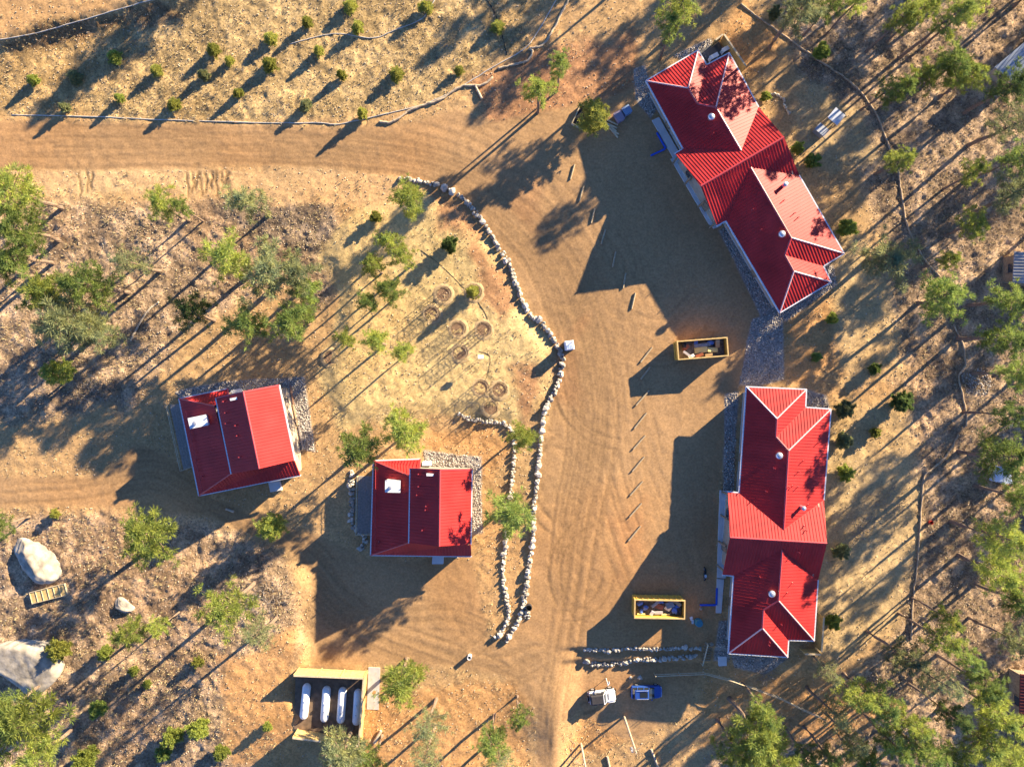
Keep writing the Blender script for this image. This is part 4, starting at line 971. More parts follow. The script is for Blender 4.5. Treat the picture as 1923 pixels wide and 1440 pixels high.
# ------------------------------------------------------------------ propane tanks in their timber enclosure
for k, (px, py, rz) in enumerate(((574, 1315, -6), (612, 1320, -4.5), (642.5, 1322, -4), (671.5, 1325.5, -3.5))):
    p = Gs(px * .992 + CX * .008, py * .992 + CY * .008)
    root = thing('propane_tank', ['white propane tank beside the open end of the timber enclosure', 'second white propane tank from the open end of the enclosure', 'third white propane tank from the open end, shadow across its end', 'shaded white propane tank against the closed fence'][k], 'tank', p, math.radians(90 + rz))
    r = 0.56; L = 4.9; prof = []
    secs = []
    for x, q in [(-L / 2, .12), (-L / 2 + .05, .26), (-L / 2 + .16, .40), (-L / 2 + .32, .49), (-L / 2 + .5, r), (L / 2 - .5, r), (L / 2 - .32, .49), (L / 2 - .16, .40), (L / 2 - .05, .26), (L / 2, .12)]:
        secs.append([(x, q * math.cos(a), 0.95 + q * math.sin(a)) for a in np.linspace(0, 2 * math.pi, 25)[:-1]])
    MB().loft(secs).build('shell', M_TANK, root, smooth=True)
    for s in (-1, 1): MB().box((s * 1.35, 0, .24), (.35, .9, .48)).build('saddle', M_BASE, root)
    MB().lathe((0.3, 0, 1.44), [(.2, 0), (.2, .16), (.14, .22), (.02, .24)], 14).build('valve_dome', M_TANK, root)
    MB().tube([(-.9, 0, 1.4), (-.9, 0, 1.55)], .05, 8).build('relief_valve', M_DARK, root)
def board_fence(label, a, b_, h=2.4, wood=M_TIMBER, name='board_fence'):
    A, B = Gs(*a), Gs(*b_); c = (A + B) / 2; root = thing(name, label, 'fence', c)
    d = (B - A); L = d.length; u = d / L; m = MB(); n = int(L / 0.15)
    ang = math.atan2(u.y, u.x)
    for k in range(n):
        q = A + u * (k + .5) * L / n; m.box((q.x, q.y, q.z + h / 2 + .03 + random.uniform(-.02, .02)), (L / n - .012, .025, h), ang)
    m.build('board_panel', wood, root, c)['kind'] = 'stuff'
    np_ = max(2, int(L / 2.4) + 1); nn = Vector((-u.y, u.x, 0)) * .075
    for k in range(np_):
        q = A.lerp(B, k / (np_ - 1)) + nn; MB().box((q.x, q.y, q.z + h / 2), (.1, .1, h + .1), ang).build('post', wood, root, c)
    for z in (.4, h - .25):
        MB().beam(A + nn * .5 + Vector((0, 0, z)), B + nn * .5 + Vector((0, 0, z)), .04, .1).build('rail', wood, root, c)
    MB().beam(A + Vector((0, 0, h + .09)), B + Vector((0, 0, h + .09)), .22, .05).build('top_cap', M_TIMBERL, root, c)
    return root
board_fence('yellow board fence behind the heads of the propane tanks', (562, 1254), (690, 1259))
board_fence('yellow board fence at the foot of the propane tanks', (560, 1368), (681, 1383))
board_fence('yellow board fence joining the two others beside the concrete pad', (690, 1261), (681, 1382))
board_fence('yellow board fence screening the units behind the slanted lodge', (1352, 78), (1392, 136), 1.8)
board_fence('short board fence turning the corner by the lodge units', (1336, 88), (1350, 78), 1.8)
board_fence('yellow board fence running along the end of the straight lodge', (1535, 1150), (1531, 1213), 1.9)
board_fence('short yellow board fence closing the nook of the straight lodge', (1500, 1217), (1529, 1218), 1.9)
def slab(label, poly, z, m, name='concrete_slab', kind=None, cat='slab', th=0.3):
    pts = [G(*p) for p in poly]; c = sum(pts, Vector()) / len(pts); c.z = max(p.z for p in pts)
    o = MB().prism([(p.x, p.y) for p in pts], c.z - th, c.z + z).build(name, m, None, c); o.location = c
    if kind: o['kind'] = kind
    else: tag(o, label, cat)
    return o
slab('plain concrete pad outside the propane enclosure', [(692,1252),(714,1253),(711,1332),(689,1331)], .06, M_BASE)
slab(None, [(556,1260),(688,1264),(680,1380),(552,1368)], .035, mat('dark_pad', (.17, .115, .075), .9, 0, .35, 1.5), 'pavement', 'structure')

# ------------------------------------------------------------------ walks, decks, steps
M_WALK = mat('pale_concrete', (0.62, 0.61, 0.60), .8, 0, .08, 1.0, .05, 20)
slab(None, [(1224,227),(1237,221),(1292,318),(1280,326)], .18, M_WALK, 'pavement', 'structure')
slab(None, [(1259,299),(1270,294),(1355,424),(1340,430),(1330,420)], .16, M_WALK, 'pavement', 'structure')
slab(None, [(1351,920),(1375,922),(1362,1085),(1346,1084)], .16, M_WALK, 'pavement', 'structure')
slab(None, [(1346,1086),(1359,1087),(1354,1150),(1344,1150)], .18, M_WALK, 'pavement', 'structure')
slab('pale concrete landing beside the timber stairs', [(1348,1231),(1364,1232),(1363,1247),(1347,1246)], .12, M_WALK)
slab('pale step outside the turned cabin', [(506,905),(527,902),(531,919),(510,923)], .5, M_WALK)
slab('pale step outside the cabin with tree shadows', [(813,1036),(834,1036),(833,1057),(812,1057)], .5, M_WALK)
slab('dark slab holding the units behind the slanted lodge', [(1314,97),(1348,78),(1368,112),(1332,124)], .12, mat('dark_slab', (.09, .09, .095), .9, 0, .2, 2))
def ac_unit(label, px, py, rz, s=(1.2, .5, .9), z=.12):
    p = Gs(px, py); root = thing('heat_pump', label, 'heat pump', (p.x, p.y, p.z + z), rz)
    MB().box((0, 0, s[2] / 2), s).build('casing', M_WHITE, root, bevel=.03); MB().box((0, 0, s[2] + .02), (s[0] + .06, s[1] + .06, .04)).build('lid', M_WHITE, root)
    f = MB(); 
    for k in range(6): f.box((0, -s[1] / 2 - .012, .15 + k * .12), (s[0] * .8, .02, .04))
    f.build('grille', M_DARK, root)
ac_unit('white heat pump nearer the roof notch of the slanted lodge', 1337, 112, math.radians(28))
ac_unit('white heat pump nearer the board fence of the slanted lodge', 1360, 98, math.radians(28))
ac_unit('white heat pump on the gravel behind the turned cabin', 448, 735, math.radians(11), z=0)
ac_unit('white heat pump on the gravel behind the cabin with tree shadows', 803, 869, 0, z=0)
def deck(label, poly, z=.45, rail=()):
    pts = [G(*p) for p in poly]; c = sum(pts, Vector()) / 4; root = thing('deck', label, 'deck', c)
    a, b_, c2, d_ = [Vector((p.x, p.y, c.z)) for p in pts]
    n = max(4, int((b_ - a).length / 0.3))     # boards run from a-d to b-c
    for k in range(n):
        f0, f1 = (k + .02) / n, (k + .98) / n
        MB().prism([tuple(a.lerp(b_, f0))[:2], tuple(a.lerp(b_, f1))[:2], tuple(d_.lerp(c2, f1))[:2], tuple(d_.lerp(c2, f0))[:2]], c.z + z - .05, c.z + z).build('plank', M_DECK, root, c)
    MB().prism([tuple(p)[:2] for p in (a, b_, c2, d_)], c.z - .2, c.z + z - .055).build('frame', M_TIMBERD, root, c)
    q = {'a': a, 'b': b_, 'c': c2, 'd': d_}
    for e in rail:
        A, B = q[e[0]], q[e[1]]
        for h in (.6, 1.0): MB().beam(A + Vector((0, 0, z + h)), B + Vector((0, 0, z + h)), .07, .07).build('rail', M_TIMBERL, root, c)
        m = max(2, int((B - A).length / 1.8) + 1)
        for k in range(m):
            s = A.lerp(B, k / (m - 1)); MB().box((s.x, s.y, s.z + z + .5), (.1, .1, 1.05)).build('post', M_TIMBERL, root, c)
deck('dark railed deck under the eave of the cabin with tree shadows', [(674,893),(702,893),(702,1000),(672,1000)], rail=('ad', 'dc'))
deck('dark railed deck along the turned cabin, facing the driveway', [(322,760),(346,757),(368,875),(347,882)], rail=('ad', 'dc'))
# planks stacked beside the turned cabin
M_PLANK = [mat('reddish_plank', (.36, .20, .13), .85, 0, .3, 4, .1, 20), mat('tan_plank', (.50, .37, .22), .85, 0, .25, 4, .1, 20), mat('grey_plank', (.34, .29, .25), .85, 0, .3, 4, .1, 20)]
for k in range(12):
    x0 = 531 + (k % 4) * 5 + random.uniform(-2, 2); y0 = 728 + (k // 4) * 36 + random.uniform(-5, 5); x0 += (y0 - 728) * .2
    A = Gs(x0, y0, .08 + (k % 2) * .09); B = Gs(x0 + 7 + random.uniform(-2, 2), y0 + 36 + random.uniform(-4, 6), .08 + (k % 2) * .09); c = (A + B) / 2
    o = MB().beam(A, B, random.uniform(.16, .28), .06).build('plank', M_PLANK[k % 3], None, c); o.location = c
    tag(o, 'loose plank lying beside the sunny slope of the turned cabin', 'plank', 'planks beside the turned cabin')
for k in range(5):
    A = Gs(1131 + k * 4.2, 222 + k * 5.5 + (k % 2) * 3, .12); B = Gs(1160 - (k % 3) * 2 + k * .5, 236 + k * 5.8, .12); c = (A + B) / 2
    o = MB().beam(A, B, .2, .2).build('timber', M_TIMBERL, None, c); o.location = c; tag(o, 'grey timber lying in the lodge shadow beside the lime green tree', 'timber', 'timbers by the crates')
def crate(label, px, py, s, rz, m, z=0):
    p = Gs(px, py); root = thing('crate', label, 'crate', (p.x, p.y, p.z + z), rz); w, l, h = s
    MB().box((0, 0, h / 2 + .1), (w, l, h)).build('box', m, root)
    MB().box((0, 0, h + .13), (w + .08, l + .08, .05)).build('lid', m, root)
    for sx in (-1, 0, 1): MB().box((sx * w * .4, 0, .05), (.12, l, .1)).build('runner', M_TIMBERD, root)
crate('purplish crate beside the grey timbers', 1161, 223, (1.0, 1.3, .8), math.radians(30), mat('mauve_plastic', (.30, .24, .30), .7, 0, .1, 2))
crate('blue grey crate standing nearer the lodge than the purplish one', 1175, 212, (1.05, 1.0, .9), math.radians(30), mat('blue_grey_plastic', (.20, .28, .42), .6, 0, .1, 2))
p = Gs(1093, 222); root = thing('timber_planter', 'timber framed bed half hidden by the lime green tree', 'planter', p, math.radians(65))
for s in (-1, 1):
    MB().box((0, s * .9, .3), (3.0, .12, .6)).build('long_side', M_TIMBERL, root); MB().box((s * 1.44, 0, .3), (.12, 1.67, .6)).build('short_side', M_TIMBERL, root)
MB().box((0, 0, .22), (2.75, 1.65, .44)).build('soil', M_BLACK, root)
def kerb(label, pts):
    q = [Gs(*p_, .12) for p_ in pts]; c = sum(q, Vector()) / len(q); root = thing('kerb', label, 'kerb', c)
    for k in range(len(q) - 1): MB().beam(q[k] + (q[k + 1] - q[k]).normalized() * .12 * (k > 0), q[k + 1], .22, .24).build('bar', M_BLUE, root, c, bevel=.02)
kerb('bright blue painted kerb bent round the walk of the slanted lodge', [(1233,250),(1250,280),(1222,293)])
kerb('bright blue painted kerb bent round the walk of the straight lodge', [(1346,1103),(1345,1135),(1314,1135)])
# timber stairs between the low rock walls and the lodge
c = Gs(1328, 1225); root = thing('stairs', 'small timber stairs with one handrail by the low rock walls', 'stairs', c)
for k in range(8):
    y = 1206 + k * 4.6; A = Gs(1322 - k * .6, y, .1 + .03 * (8 - k)); B = Gs(1338 - k * .6, y + .3, .1 + .03 * (8 - k)); MB().beam(A, B, .16, .07).build('tread', M_TIMBERD, root, c)
A = Gs(1326, 1205, .95); B = Gs(1316, 1245, .95); MB().beam(A, B, .12, .1).build('handrail', M_TIMBERL, root, c)
for f in (0.02, .5, .98): q = A.lerp(B, f); MB().box((q.x, q.y, q.z - .5), (.1, .1, .95)).build('post', M_TIMBERL, root, c)
# wooden ladder-like steps lying by the boulder
p = Gs(94, 1113); root = thing('wooden_steps', 'flat wooden step frame lying below the cracked boulder', 'steps', p, math.radians(14.5))
for k in range(6): MB().box((-2.05 + k * .82, 0, .28), (.76, 1.45, .05)).build('tread', M_TIMBER, root)
for s in (-1, 1): MB().box((0, s * .78, .2), (5.0, .07, .4)).build('stringer', M_TIMBERL, root)
for k in range(7): MB().box((-2.46 + k * .82, 0, .2), (.05, 1.48, .36)).build('riser', M_TIMBERL, root)

# ------------------------------------------------------------------ vehicles (x forward)
M_CARW = mat('white_car_paint', (.80, .80, .79), .3, 0, .03, 2, 0, 1, .5, .5); M_CARB = mat('blue_car_paint', (.03, .09, .36), .28, .2, .05, 2, 0, 1, .5, .6)
M_SOFT = mat('black_soft_top', (.045, .042, .045), .85, 0, .2, 4, .15, 30); M_LAMP = mat('lamp_glass', (.7, .7, .68), .1); M_TAIL = mat('tail_lamp', (.4, .02, .02), .2)
def wheel(root, x, y, r, w):
    t_ = MB().tube([(x, y - w / 2, r), (x, y + w / 2, r)], r, 20).build('wheel', M_BLACK, root, bevel=.03)
    MB().tube([(x, y - w / 2 - .012, r), (x, y + w / 2 + .012, r)], r * .58, 14).build('rim', M_GALV, t_)
def sec(x, pts): return [(x, y, z) for y, z in pts] + [(x, -y, z) for y, z in reversed(pts)]
# white jeep
p = Gs(1129, 1302); root = thing('jeep', 'boxy white jeep with black soft top parked in the sun', 'car', p, math.radians(7))
b = MB(); b.loft([sec(-1.75, [(.70, .45), (.74, 1.0), (.72, 1.08)]), sec(-1.7, [(.76, .42), (.78, 1.05), (.76, 1.12)]), sec(.45, [(.76, .42), (.79, 1.08), (.77, 1.14)]), sec(.6, [(.72, .45), (.75, 1.08), (.70, 1.15)]), sec(1.75, [(.60, .5), (.64, 1.02), (.58, 1.10)]), sec(1.83, [(.58, .52), (.60, .98), (.55, 1.05)])])
b.build('body', M_CARW, root, bevel=.02)
for sx, x in ((1, 1.2), (-1, -1.15)):
    for sy in (-1, 1):
        f = MB(); f.loft([[(x - .52, sy * .62, .72), (x - .52, sy * .93, .70), (x - .52, sy * .93, .78), (x - .52, sy * .62, .8)], [(x - .36, sy * .62, .94), (x - .36, sy * .93, .92), (x - .36, sy * .93, .98), (x - .36, sy * .62, 1.0)], [(x + .40, sy * .62, .94), (x + .40, sy * .93, .92), (x + .40, sy * .93, .98), (x + .40, sy * .62, 1.0)], [(x + .55, sy * .62, .70), (x + .55, sy * .93, .68), (x + .55, sy * .93, .76), (x + .55, sy * .62, .78)]])
        f.build('fender', M_CARW, root); wheel(root, x, sy * .82, .40, .26)
c = MB(); c.loft([[(-1.68, -.72, 1.13), (.42, -.72, 1.15), (.42, .72, 1.15), (-1.68, .72, 1.13)], [(-1.60, -.62, 1.80), (.12, -.62, 1.83), (.12, .62, 1.83), (-1.60, .62, 1.80)], [(-1.5, -.5, 1.87), (.05, -.52, 1.88), (.05, .52, 1.88), (-1.5, .5, 1.87)]]); c.build('soft_top', M_SOFT, root, bevel=.03)
w = MB(); w.loft([[(.45, -.70, 1.17), (.50, -.70, 1.17), (.50, .70, 1.17), (.45, .70, 1.17)], [(.15, -.62, 1.80), (.20, -.62, 1.80), (.20, .62, 1.80), (.15, .62, 1.80)]]); w.build('windscreen', M_GLASS, root)
fr = MB().beam((.15, -.66, 1.86), (.15, .66, 1.86), .10, .09)
for s in (-1, 1): fr.beam((.5, s * .73, 1.16), (.18, s * .65, 1.84), .08, .06)
fr.build('windscreen_frame', M_CARW, root)
for s in (-1, 1):
    for x in (-1.1, -.25): MB().box((x, s * .69, 1.45), (.55, .06, .38), M=Matrix.Rotation(s * -.15, 3, 'X')).build('side_window', M_GLASS, root)
    MB().box((-1.77, s * .66, .85), (.06, .14, .24)).build('tail_lamp', M_TAIL, root); MB().tube([(1.80, s * .45, .86), (1.86, s * .45, .86)], .1, 12).build('headlight', M_LAMP, root)
    MB().beam((.35, s * .80, 1.25), (.35, s * .98, 1.28), .14, .12).build('mirror', M_BLACK, root)
MB().box((1.95, 0, .58), (.16, 1.5, .2)).build('front_bumper', M_BLACK, root); MB().box((-1.86, 0, .58), (.14, 1.45, .2)).build('rear_bumper', M_GALV, root)
s = MB().tube([(-1.80, 0, 1.0), (-2.03, 0, 1.0)], .38, 18).build('spare_wheel', M_BLACK, root, bevel=.03); MB().tube([(-1.79, 0, 1.0), (-2.05, 0, 1.0)], .2, 12).build('rim', M_GALV, s)
for k in range(2):
    dcl = MB()
    for q in range(9): dcl.box((.78 + k * .13, -.36 + q * .09, 1.163), (.06, .06, .012))
    dcl.build('hood_lettering', M_DARK, root)
# blue car
p = Gs(1212.5, 1295); root = thing('car', 'blue estate car with silver roof rails parked in shadow', 'car', p, math.radians(1))
b = MB(); b.loft([sec(-2.15, [(.66, .35), (.76, .62), (.68, .86)]), sec(-2.02, [(.80, .30), (.88, .66), (.80, .95)]), sec(-1.3, [(.84, .25), (.90, .70), (.84, .98)]), sec(.55, [(.84, .25), (.90, .70), (.83, .97)]), sec(1.05, [(.83, .25), (.90, .68), (.78, .93)]), sec(1.75, [(.80, .28), (.87, .62), (.70, .84)]), sec(2.02, [(.70, .32), (.76, .56), (.58, .74)]), sec(2.15, [(.50, .36), (.56, .52), (.44, .64)])])
b.build('body', M_CARB, root, smooth=False, bevel=.04)
g = MB(); g.loft([[(-2.0, -.78, .95), (1.05, -.76, .94), (1.05, .76, .94), (-2.0, .78, .95)], [(-1.62, -.60, 1.46), (.22, -.62, 1.47), (.22, .62, 1.47), (-1.62, .60, 1.46)]]); g.build('window_glass', M_GLASS, root, bevel=.04)
r = MB(); r.loft([[(-1.75, -.63, 1.44), (.20, -.65, 1.46), (.20, .65, 1.46), (-1.75, .63, 1.44)], [(-1.68, -.56, 1.53), (.10, -.58, 1.55), (.10, .58, 1.55), (-1.68, .56, 1.53)]]); ro = r.build('roof', M_CARB, root, bevel=.03)
MB().box((-.55, 0, 1.552), (1.05, .78, .02)).build('sunroof', M_GLASS, ro)
for s in (-1, 1):
    MB().tube([(-1.55, s * .56, 1.56), (-1.45, s * .56, 1.62), (-.05, s * .58, 1.63), (.05, s * .58, 1.57)], .028, 8).build('roof_rail', M_GALV, root)
    for x in (-1.28, -.42, .30): MB().beam((x, s * .80, .95), (x - .12, s * .635, 1.45), .06, .035).build('pillar', M_CARB, root)
    MB().box((.66, s * .95, 1.0), (.16, .16, .11)).build('mirror', M_CARB, root)
    MB().box((-2.13, s * .6, .74), (.08, .22, .16)).build('tail_lamp', M_TAIL, root); MB().box((1.98, s * .56, .66), (.2, .24, .1)).build('headlight', M_LAMP, root)
    for x in (1.32, -1.32): wheel(root, x, s * .80, .33, .22)
MB().box((2.14, 0, .45), (.08, .7, .16)).build('grille', M_DARK, root); MB().box((-2.17, 0, .5), (.1, 1.3, .16)).build('rear_bumper', M_DARK, root)
# small black motorcycle
p = Gs(1322, 1076); root = thing('motorcycle', 'small black motorcycle parked in the shade of the lodge', 'motorcycle', p, math.radians(-90))
for x in (-.65, .65):
    w = MB().tube([(x, -.06, .3), (x, .06, .3)], .3, 16).build('wheel', M_BLACK, root); MB().tube([(x, -.065, .3), (x, .065, .3)], .17, 10).build('rim', M_GALV, w)
MB().tube([(-.65, 0, .32), (-.15, 0, .62), (.35, 0, .75), (.65, 0, .3)], .045, 6).build('frame', M_DARK, root)
MB().box((0, 0, .42), (.45, .28, .34)).build('engine', M_DARK, root, bevel=.03)
MB().loft([sec(-.8, [(.08, .70), (.1, .78)]), sec(-.3, [(.14, .66), (.15, .76)]), sec(0, [(.1, .68), (.1, .74)])]).build('seat', M_BLACK, root)
MB().loft([sec(-.02, [(.1, .66), (.12, .78)]), sec(.2, [(.15, .66), (.16, .86)]), sec(.42, [(.08, .7), (.09, .82)])]).build('fuel_tank', M_GALV, root)
MB().tube([(.38, -.38, .98), (.5, -.1, 1.0), (.5, .1, 1.0), (.38, .38, .98)], .022, 6).build('handlebar', M_DARK, root)

# ------------------------------------------------------------------ rail fence, poles, tubes, cages
def rail_fence(label, pts, h=1.15, step=2.6):
    q = [Gs(*p_) for p_ in pts]; c = q[len(q) // 2]; root = thing('rail_fence', label, 'fence', c)
    for k in range(len(q) - 1):
        A, B = q[k], q[k + 1]
        for z in (h * .5, h): MB().tube([A + Vector((0, 0, z)), B + Vector((0, 0, z))], .06 if z > .9 else .045, 6).build('rail', M_TIMBERL, root, c)
        n = max(1, int((B - A).length / step))
        for i in range(n):
            s = A.lerp(B, i / n); MB().tube([s + Vector((0, 0, -.2)), s + Vector((0, 0, h + .08))], .07, 7).build('post', M_TIMBERL, root, c)
rail_fence('pole rail fence running downhill past the straight lodge into the wood', [(1228,1263),(1320,1259),(1370,1272),(1420,1290),(1460,1305),(1505,1327),(1545,1345)])
def utility_pole(label, px, py, h, lean=0.0):
    p = Gs(px, py); root = thing('utility_pole', label, 'pole', p)
    MB().tube([(0, 0, -.3), (0, 0, h * .5), (0, 0, h)], [.17, .14, .11], 10).build('shaft', M_LOG, root)
    MB().box((0, .12, h - .6), (1.3, .1, .12), .4).build('crossarm', M_TIMBERD, root)
    MB().tube([(-.35, -.2, h - 1.6), (-.35, -.2, h - .9)], .2, 12).build('transformer', M_GALV, root)
    MB().tube([(-.5, .1, h - .5), (-.5, .1, h - .3)], .05, 8).build('insulator', M_WHITE, root)
utility_pole('tall pale utility pole standing in the shadow below the parked cars', 1172, 1345, 9.6)
utility_pole('utility pole with a steel sleeve beside the felled branches', 1091, 1396, 8.0)
def tube(name, label, cat, pts, r, m, z=None, n=7, sag=0.0):
    l = smoothline(pts, 7); q = [Gs(px, py, (r * .7 if z is None else z)) for px, py in l]; c = q[len(q) // 2]
    o = MB().tube([p_ + Vector((random.gauss(0, r * .25), random.gauss(0, r * .25), 0)) for p_ in q], [r * random.uniform(.85, 1.15) for _ in q], n).build(name, m, None, c, smooth=True); o.location = c
    return tag(o, label, cat)
tube('silt_tube', 'thin white silt tube between the dirt road and the grass slope', 'tube', [(22,216),(150,219),(330,226),(500,231),(600,231),(632,234),(690,222),(790,198),(850,172),(920,130),(983,94),(1010,60),(1046,-2)], .065, M_HOSE)
tube('silt_tube', 'thin white silt tube bending between young pines high on the grass slope', 'tube', [(545,84),(600,68),(640,64),(700,72),(740,58),(790,38),(806,18),(818,-2)], .06, M_HOSE)
tube('silt_tube', 'thin pale silt tube along the edge of the upper road terrace', 'tube', [(-10,78),(60,66),(150,42),(230,18),(300,-2)], .065, M_HOSE)
tube('straw_wattle', 'thick wavy straw wattle below the white silt tube', 'wattle', [(712,228),(732,231),(750,222),(770,208),(800,197),(830,186),(870,162),(905,161),(925,146)], .16, M_WATTLE)
tube('straw_wattle', 'straw wattle curling up to the edge of the reddish wood floor', 'wattle', [(935,130),(960,123),(990,115),(1000,98),(995,92),(1018,86),(1040,55),(1055,25),(1070,-3)], .15, M_WATTLE)
tube('straw_wattle', 'long brown wattle winding through the wood behind the slanted lodge', 'wattle', [(1390,8),(1430,38),(1478,72),(1530,110),(1580,142),(1618,176),(1645,215),(1665,265),(1685,320),(1694,375),(1705,430),(1735,485),(1765,520)], .12, M_BROWNT)
tube('straw_wattle', 'brown wattle continuing past the pale stone heap in the wood', 'wattle', [(1790,610),(1808,650),(1812,685),(1800,705),(1806,740),(1814,775),(1813,800)], .12, M_BROWNT)
tube('straw_wattle', 'brown wattle across the shadows behind the straight lodge', 'wattle', [(1800,815),(1780,850),(1752,878),(1735,893),(1731,935),(1727,990),(1722,1060),(1714,1120),(1711,1200)], .12, M_BROWNT)
tube('fallen_log', 'pale curved fallen trunk among the brush of the littered slope', 'log', [(246,640),(256,620),(270,596),(285,578),(300,568)], .13, M_LOG)
for k, (a, b_, lab) in enumerate([((905,187),(893,163),'short log beside the straw wattle on reddish soil'), ((703,1393),(716,1370),'thick pale log between the tank enclosure and grey pines'), ((1222,1404),(1236,1440),'split log below the dirt yard edge'), ((1140,1418),(1146,1446),'pale log end by the felled branches'), ((440,960),(425,955),'stub log at the cabin driveway')]):
    A = Gs(*a, .2); B = Gs(*b_, .2); c = (A + B) / 2; o = MB().tube([A, B], [.24 if k == 1 else .17, .2 if k == 1 else .14], 9).build('log', M_LOG, None, c); o.location = c; tag(o, lab, 'log')
def cage(px, py, label, r=.95, h=1.9):
    p = Gs(px, py); root = thing('tree_guard', label, 'tree guard', p, random.uniform(0, 3), 'wire tree guards in the garden')
    m = MB(); n = 14
    for k in range(n):
        a = 2 * math.pi * k / n; m.beam((r * math.cos(a), r * math.sin(a), 0), (r * math.cos(a), r * math.sin(a), h), .02, .02)
    for z in np.linspace(.1, h, 6):
        for k in range(n):
            a, b_ = 2 * math.pi * k / n, 2 * math.pi * (k + 1) / n; m.beam((r * math.cos(a), r * math.sin(a), z), (r * math.cos(b_), r * math.sin(b_), z), .02, .02)
    m.build('wire_mesh', M_TIMBERD, root)
    for k in range(4):
        a = 2 * math.pi * k / 4 + .4; MB().beam((r * 1.03 * math.cos(a), r * 1.03 * math.sin(a), -.2), (r * 1.03 * math.cos(a), r * 1.03 * math.sin(a), h + .1), .04, .04).build('stake', M_TIMBERD, root)
    MB().lathe((0, 0, -.05), [(r * .95, 0), (r * .95, .09), (r * .5, .05), (.05, .06)], 18).build('mulch', mat('dark_mulch', (.24, .15, .09), 1.0, 0, .35, 6, .3, 14), root)
    tw = MB()
    for k in range(7):
        a = random.uniform(0, 6.28); tw.tube([(0, 0, .25 + k * .13), (.45 * math.cos(a), .45 * math.sin(a), .55 + k * .17)], [.012, .004], 4)
    tw.tube([(0, 0, -.1), (0, 0, 1.6)], [.025, .008], 5).build('sapling', M_BARK, root)
    ring = []
    for rr, zz in ((r * 1.03, .0), (r * 1.14, .05), (r * 1.3, .05), (r * 1.6, -0.04)): ring.append((rr, zz))
    vs = []; fs = []
    for rr, zz in ring:
        for i in range(24): a = 2 * math.pi * i / 24; vs.append((rr * math.cos(a), rr * math.sin(a), zz + .03 * math.sin(i * 2.7)))
    for k in range(3):
        for i in range(24): fs.append((k * 24 + i, k * 24 + (i + 1) % 24, (k + 1) * 24 + (i + 1) % 24, (k + 1) * 24 + i))
    MB().add(vs, fs).build('soil_ring', mat('heaped_soil', (.50, .355, .185), 1.0, 0, .15, 3, .4, 8), root, smooth=True)
for px, py in [(833,553),(811,590),(860,618),(908,619),(864,663),(903,728),(938,732),(922,765),(622,672)]: cage(px, py, 'round wire tree guard with stakes and a bare sapling in the garden')
cage(890, 549, 'wire tree guard holding the lime green sapling'); 
plant('young_pine', 'tree', 'lime green young tree inside a wire guard', None, YOUNG[0], Gs(890, 551), .95, 2.9, 'lime', 2.6)
for k, pts in enumerate(([(790,470),(830,500),(875,545),(893,560)], [(893,560),(912,590),(918,612)], [(906,620),(890,640),(868,650)], [(900,660),(920,670),(915,705),(904,725)], [(780,588),(805,572),(830,560)])):
    tube('drip_hose', 'thin black drip hose between the wire tree guards', 'hose', pts, .025, M_BLACK, n=5)['group'] = 'drip hoses in the garden'
# hoses across the grass slope
tube('drip_hose', 'dark hose running down the grass slope from the upper edge to the white tube', 'hose', [(914,0),(928,22),(938,50),(945,75),(952,104)], .05, M_BLACK, n=5)
p = Gs(904, 671); root = thing('sign', 'white sign box on thin posts among the wire tree guards', 'sign', p)
for sx in (-.25, .25): MB().tube([(sx, 0, -.1), (sx, 0, 1.75)], .03, 6).build('post', M_TIMBERD, root)
MB().box((0, 0, 1.9), (.75, .5, .35)).build('panel', M_WHITE, root)
p = Gs(1138, 1273); root = thing('sign', 'white sign on a post beside the white jeep', 'sign', p)
MB().tube([(0, 0, -.1), (0, 0, 2.1)], .05, 8).build('post', M_WHITE, root); MB().box((.1, 0, 1.7), (.45, .06, .6), .9).build('panel', M_WHITE, root)
p = Gs(1310, 1166); root = thing('barrel', 'teal plastic barrel lying loose in the lodge shadow', 'barrel', p)
M_TEAL = mat('teal_plastic', (.05, .20, .26), .5); b = MB(); b.lathe((0, 0, 0), [(.42, 0), (.5, .05), (.55, .5), (.5, .95), (.42, 1.0)], 16); b.build('drum', M_TEAL, root); MB().lathe((0, 0, 1.0), [(.38, 0.002), (.38, .05)], 16).build('lid', M_TEAL, root)
for k in range(3): MB().box((-.7 - .1 * k, .3 * k - .1, .1), (.25, .4, .2), k).build('scrap', M_FASCIA, root)
p = Gs(1746, 980); o = MB().lathe((0, 0, 0), [(.2, 0), (.22, .05), (.27, .4), (.29, .45), (.24, .46), (.2, .1)], 14).build('bucket', mat('red_plastic', (.65, .05, .03), .5), None); o.location = p; tag(o, 'small red bucket on the litter in the wood', 'bucket')
# culvert pipe ends
for px, py, lab, r in ((993, 1138, 'black mouthed drain pipe standing beside the long rock wall', .42), (882, 1231, 'pale drain pipe stub at the bend of the drive', .3)):
    p = Gs(px, py); o = MB().lathe((0, 0, -.3), [(r, 0), (r, 1.1), (r - .06, 1.1), (r - .06, .2)], 16).build('drain_pipe', M_DARK if r > .4 else M_WHITE, None); o.location = p; tag(o, lab, 'pipe')
rock_wall('small heap of dark stones by the black drain pipe', [(990,1148),(989,1154),(991,1160)], .9, .4, 3)
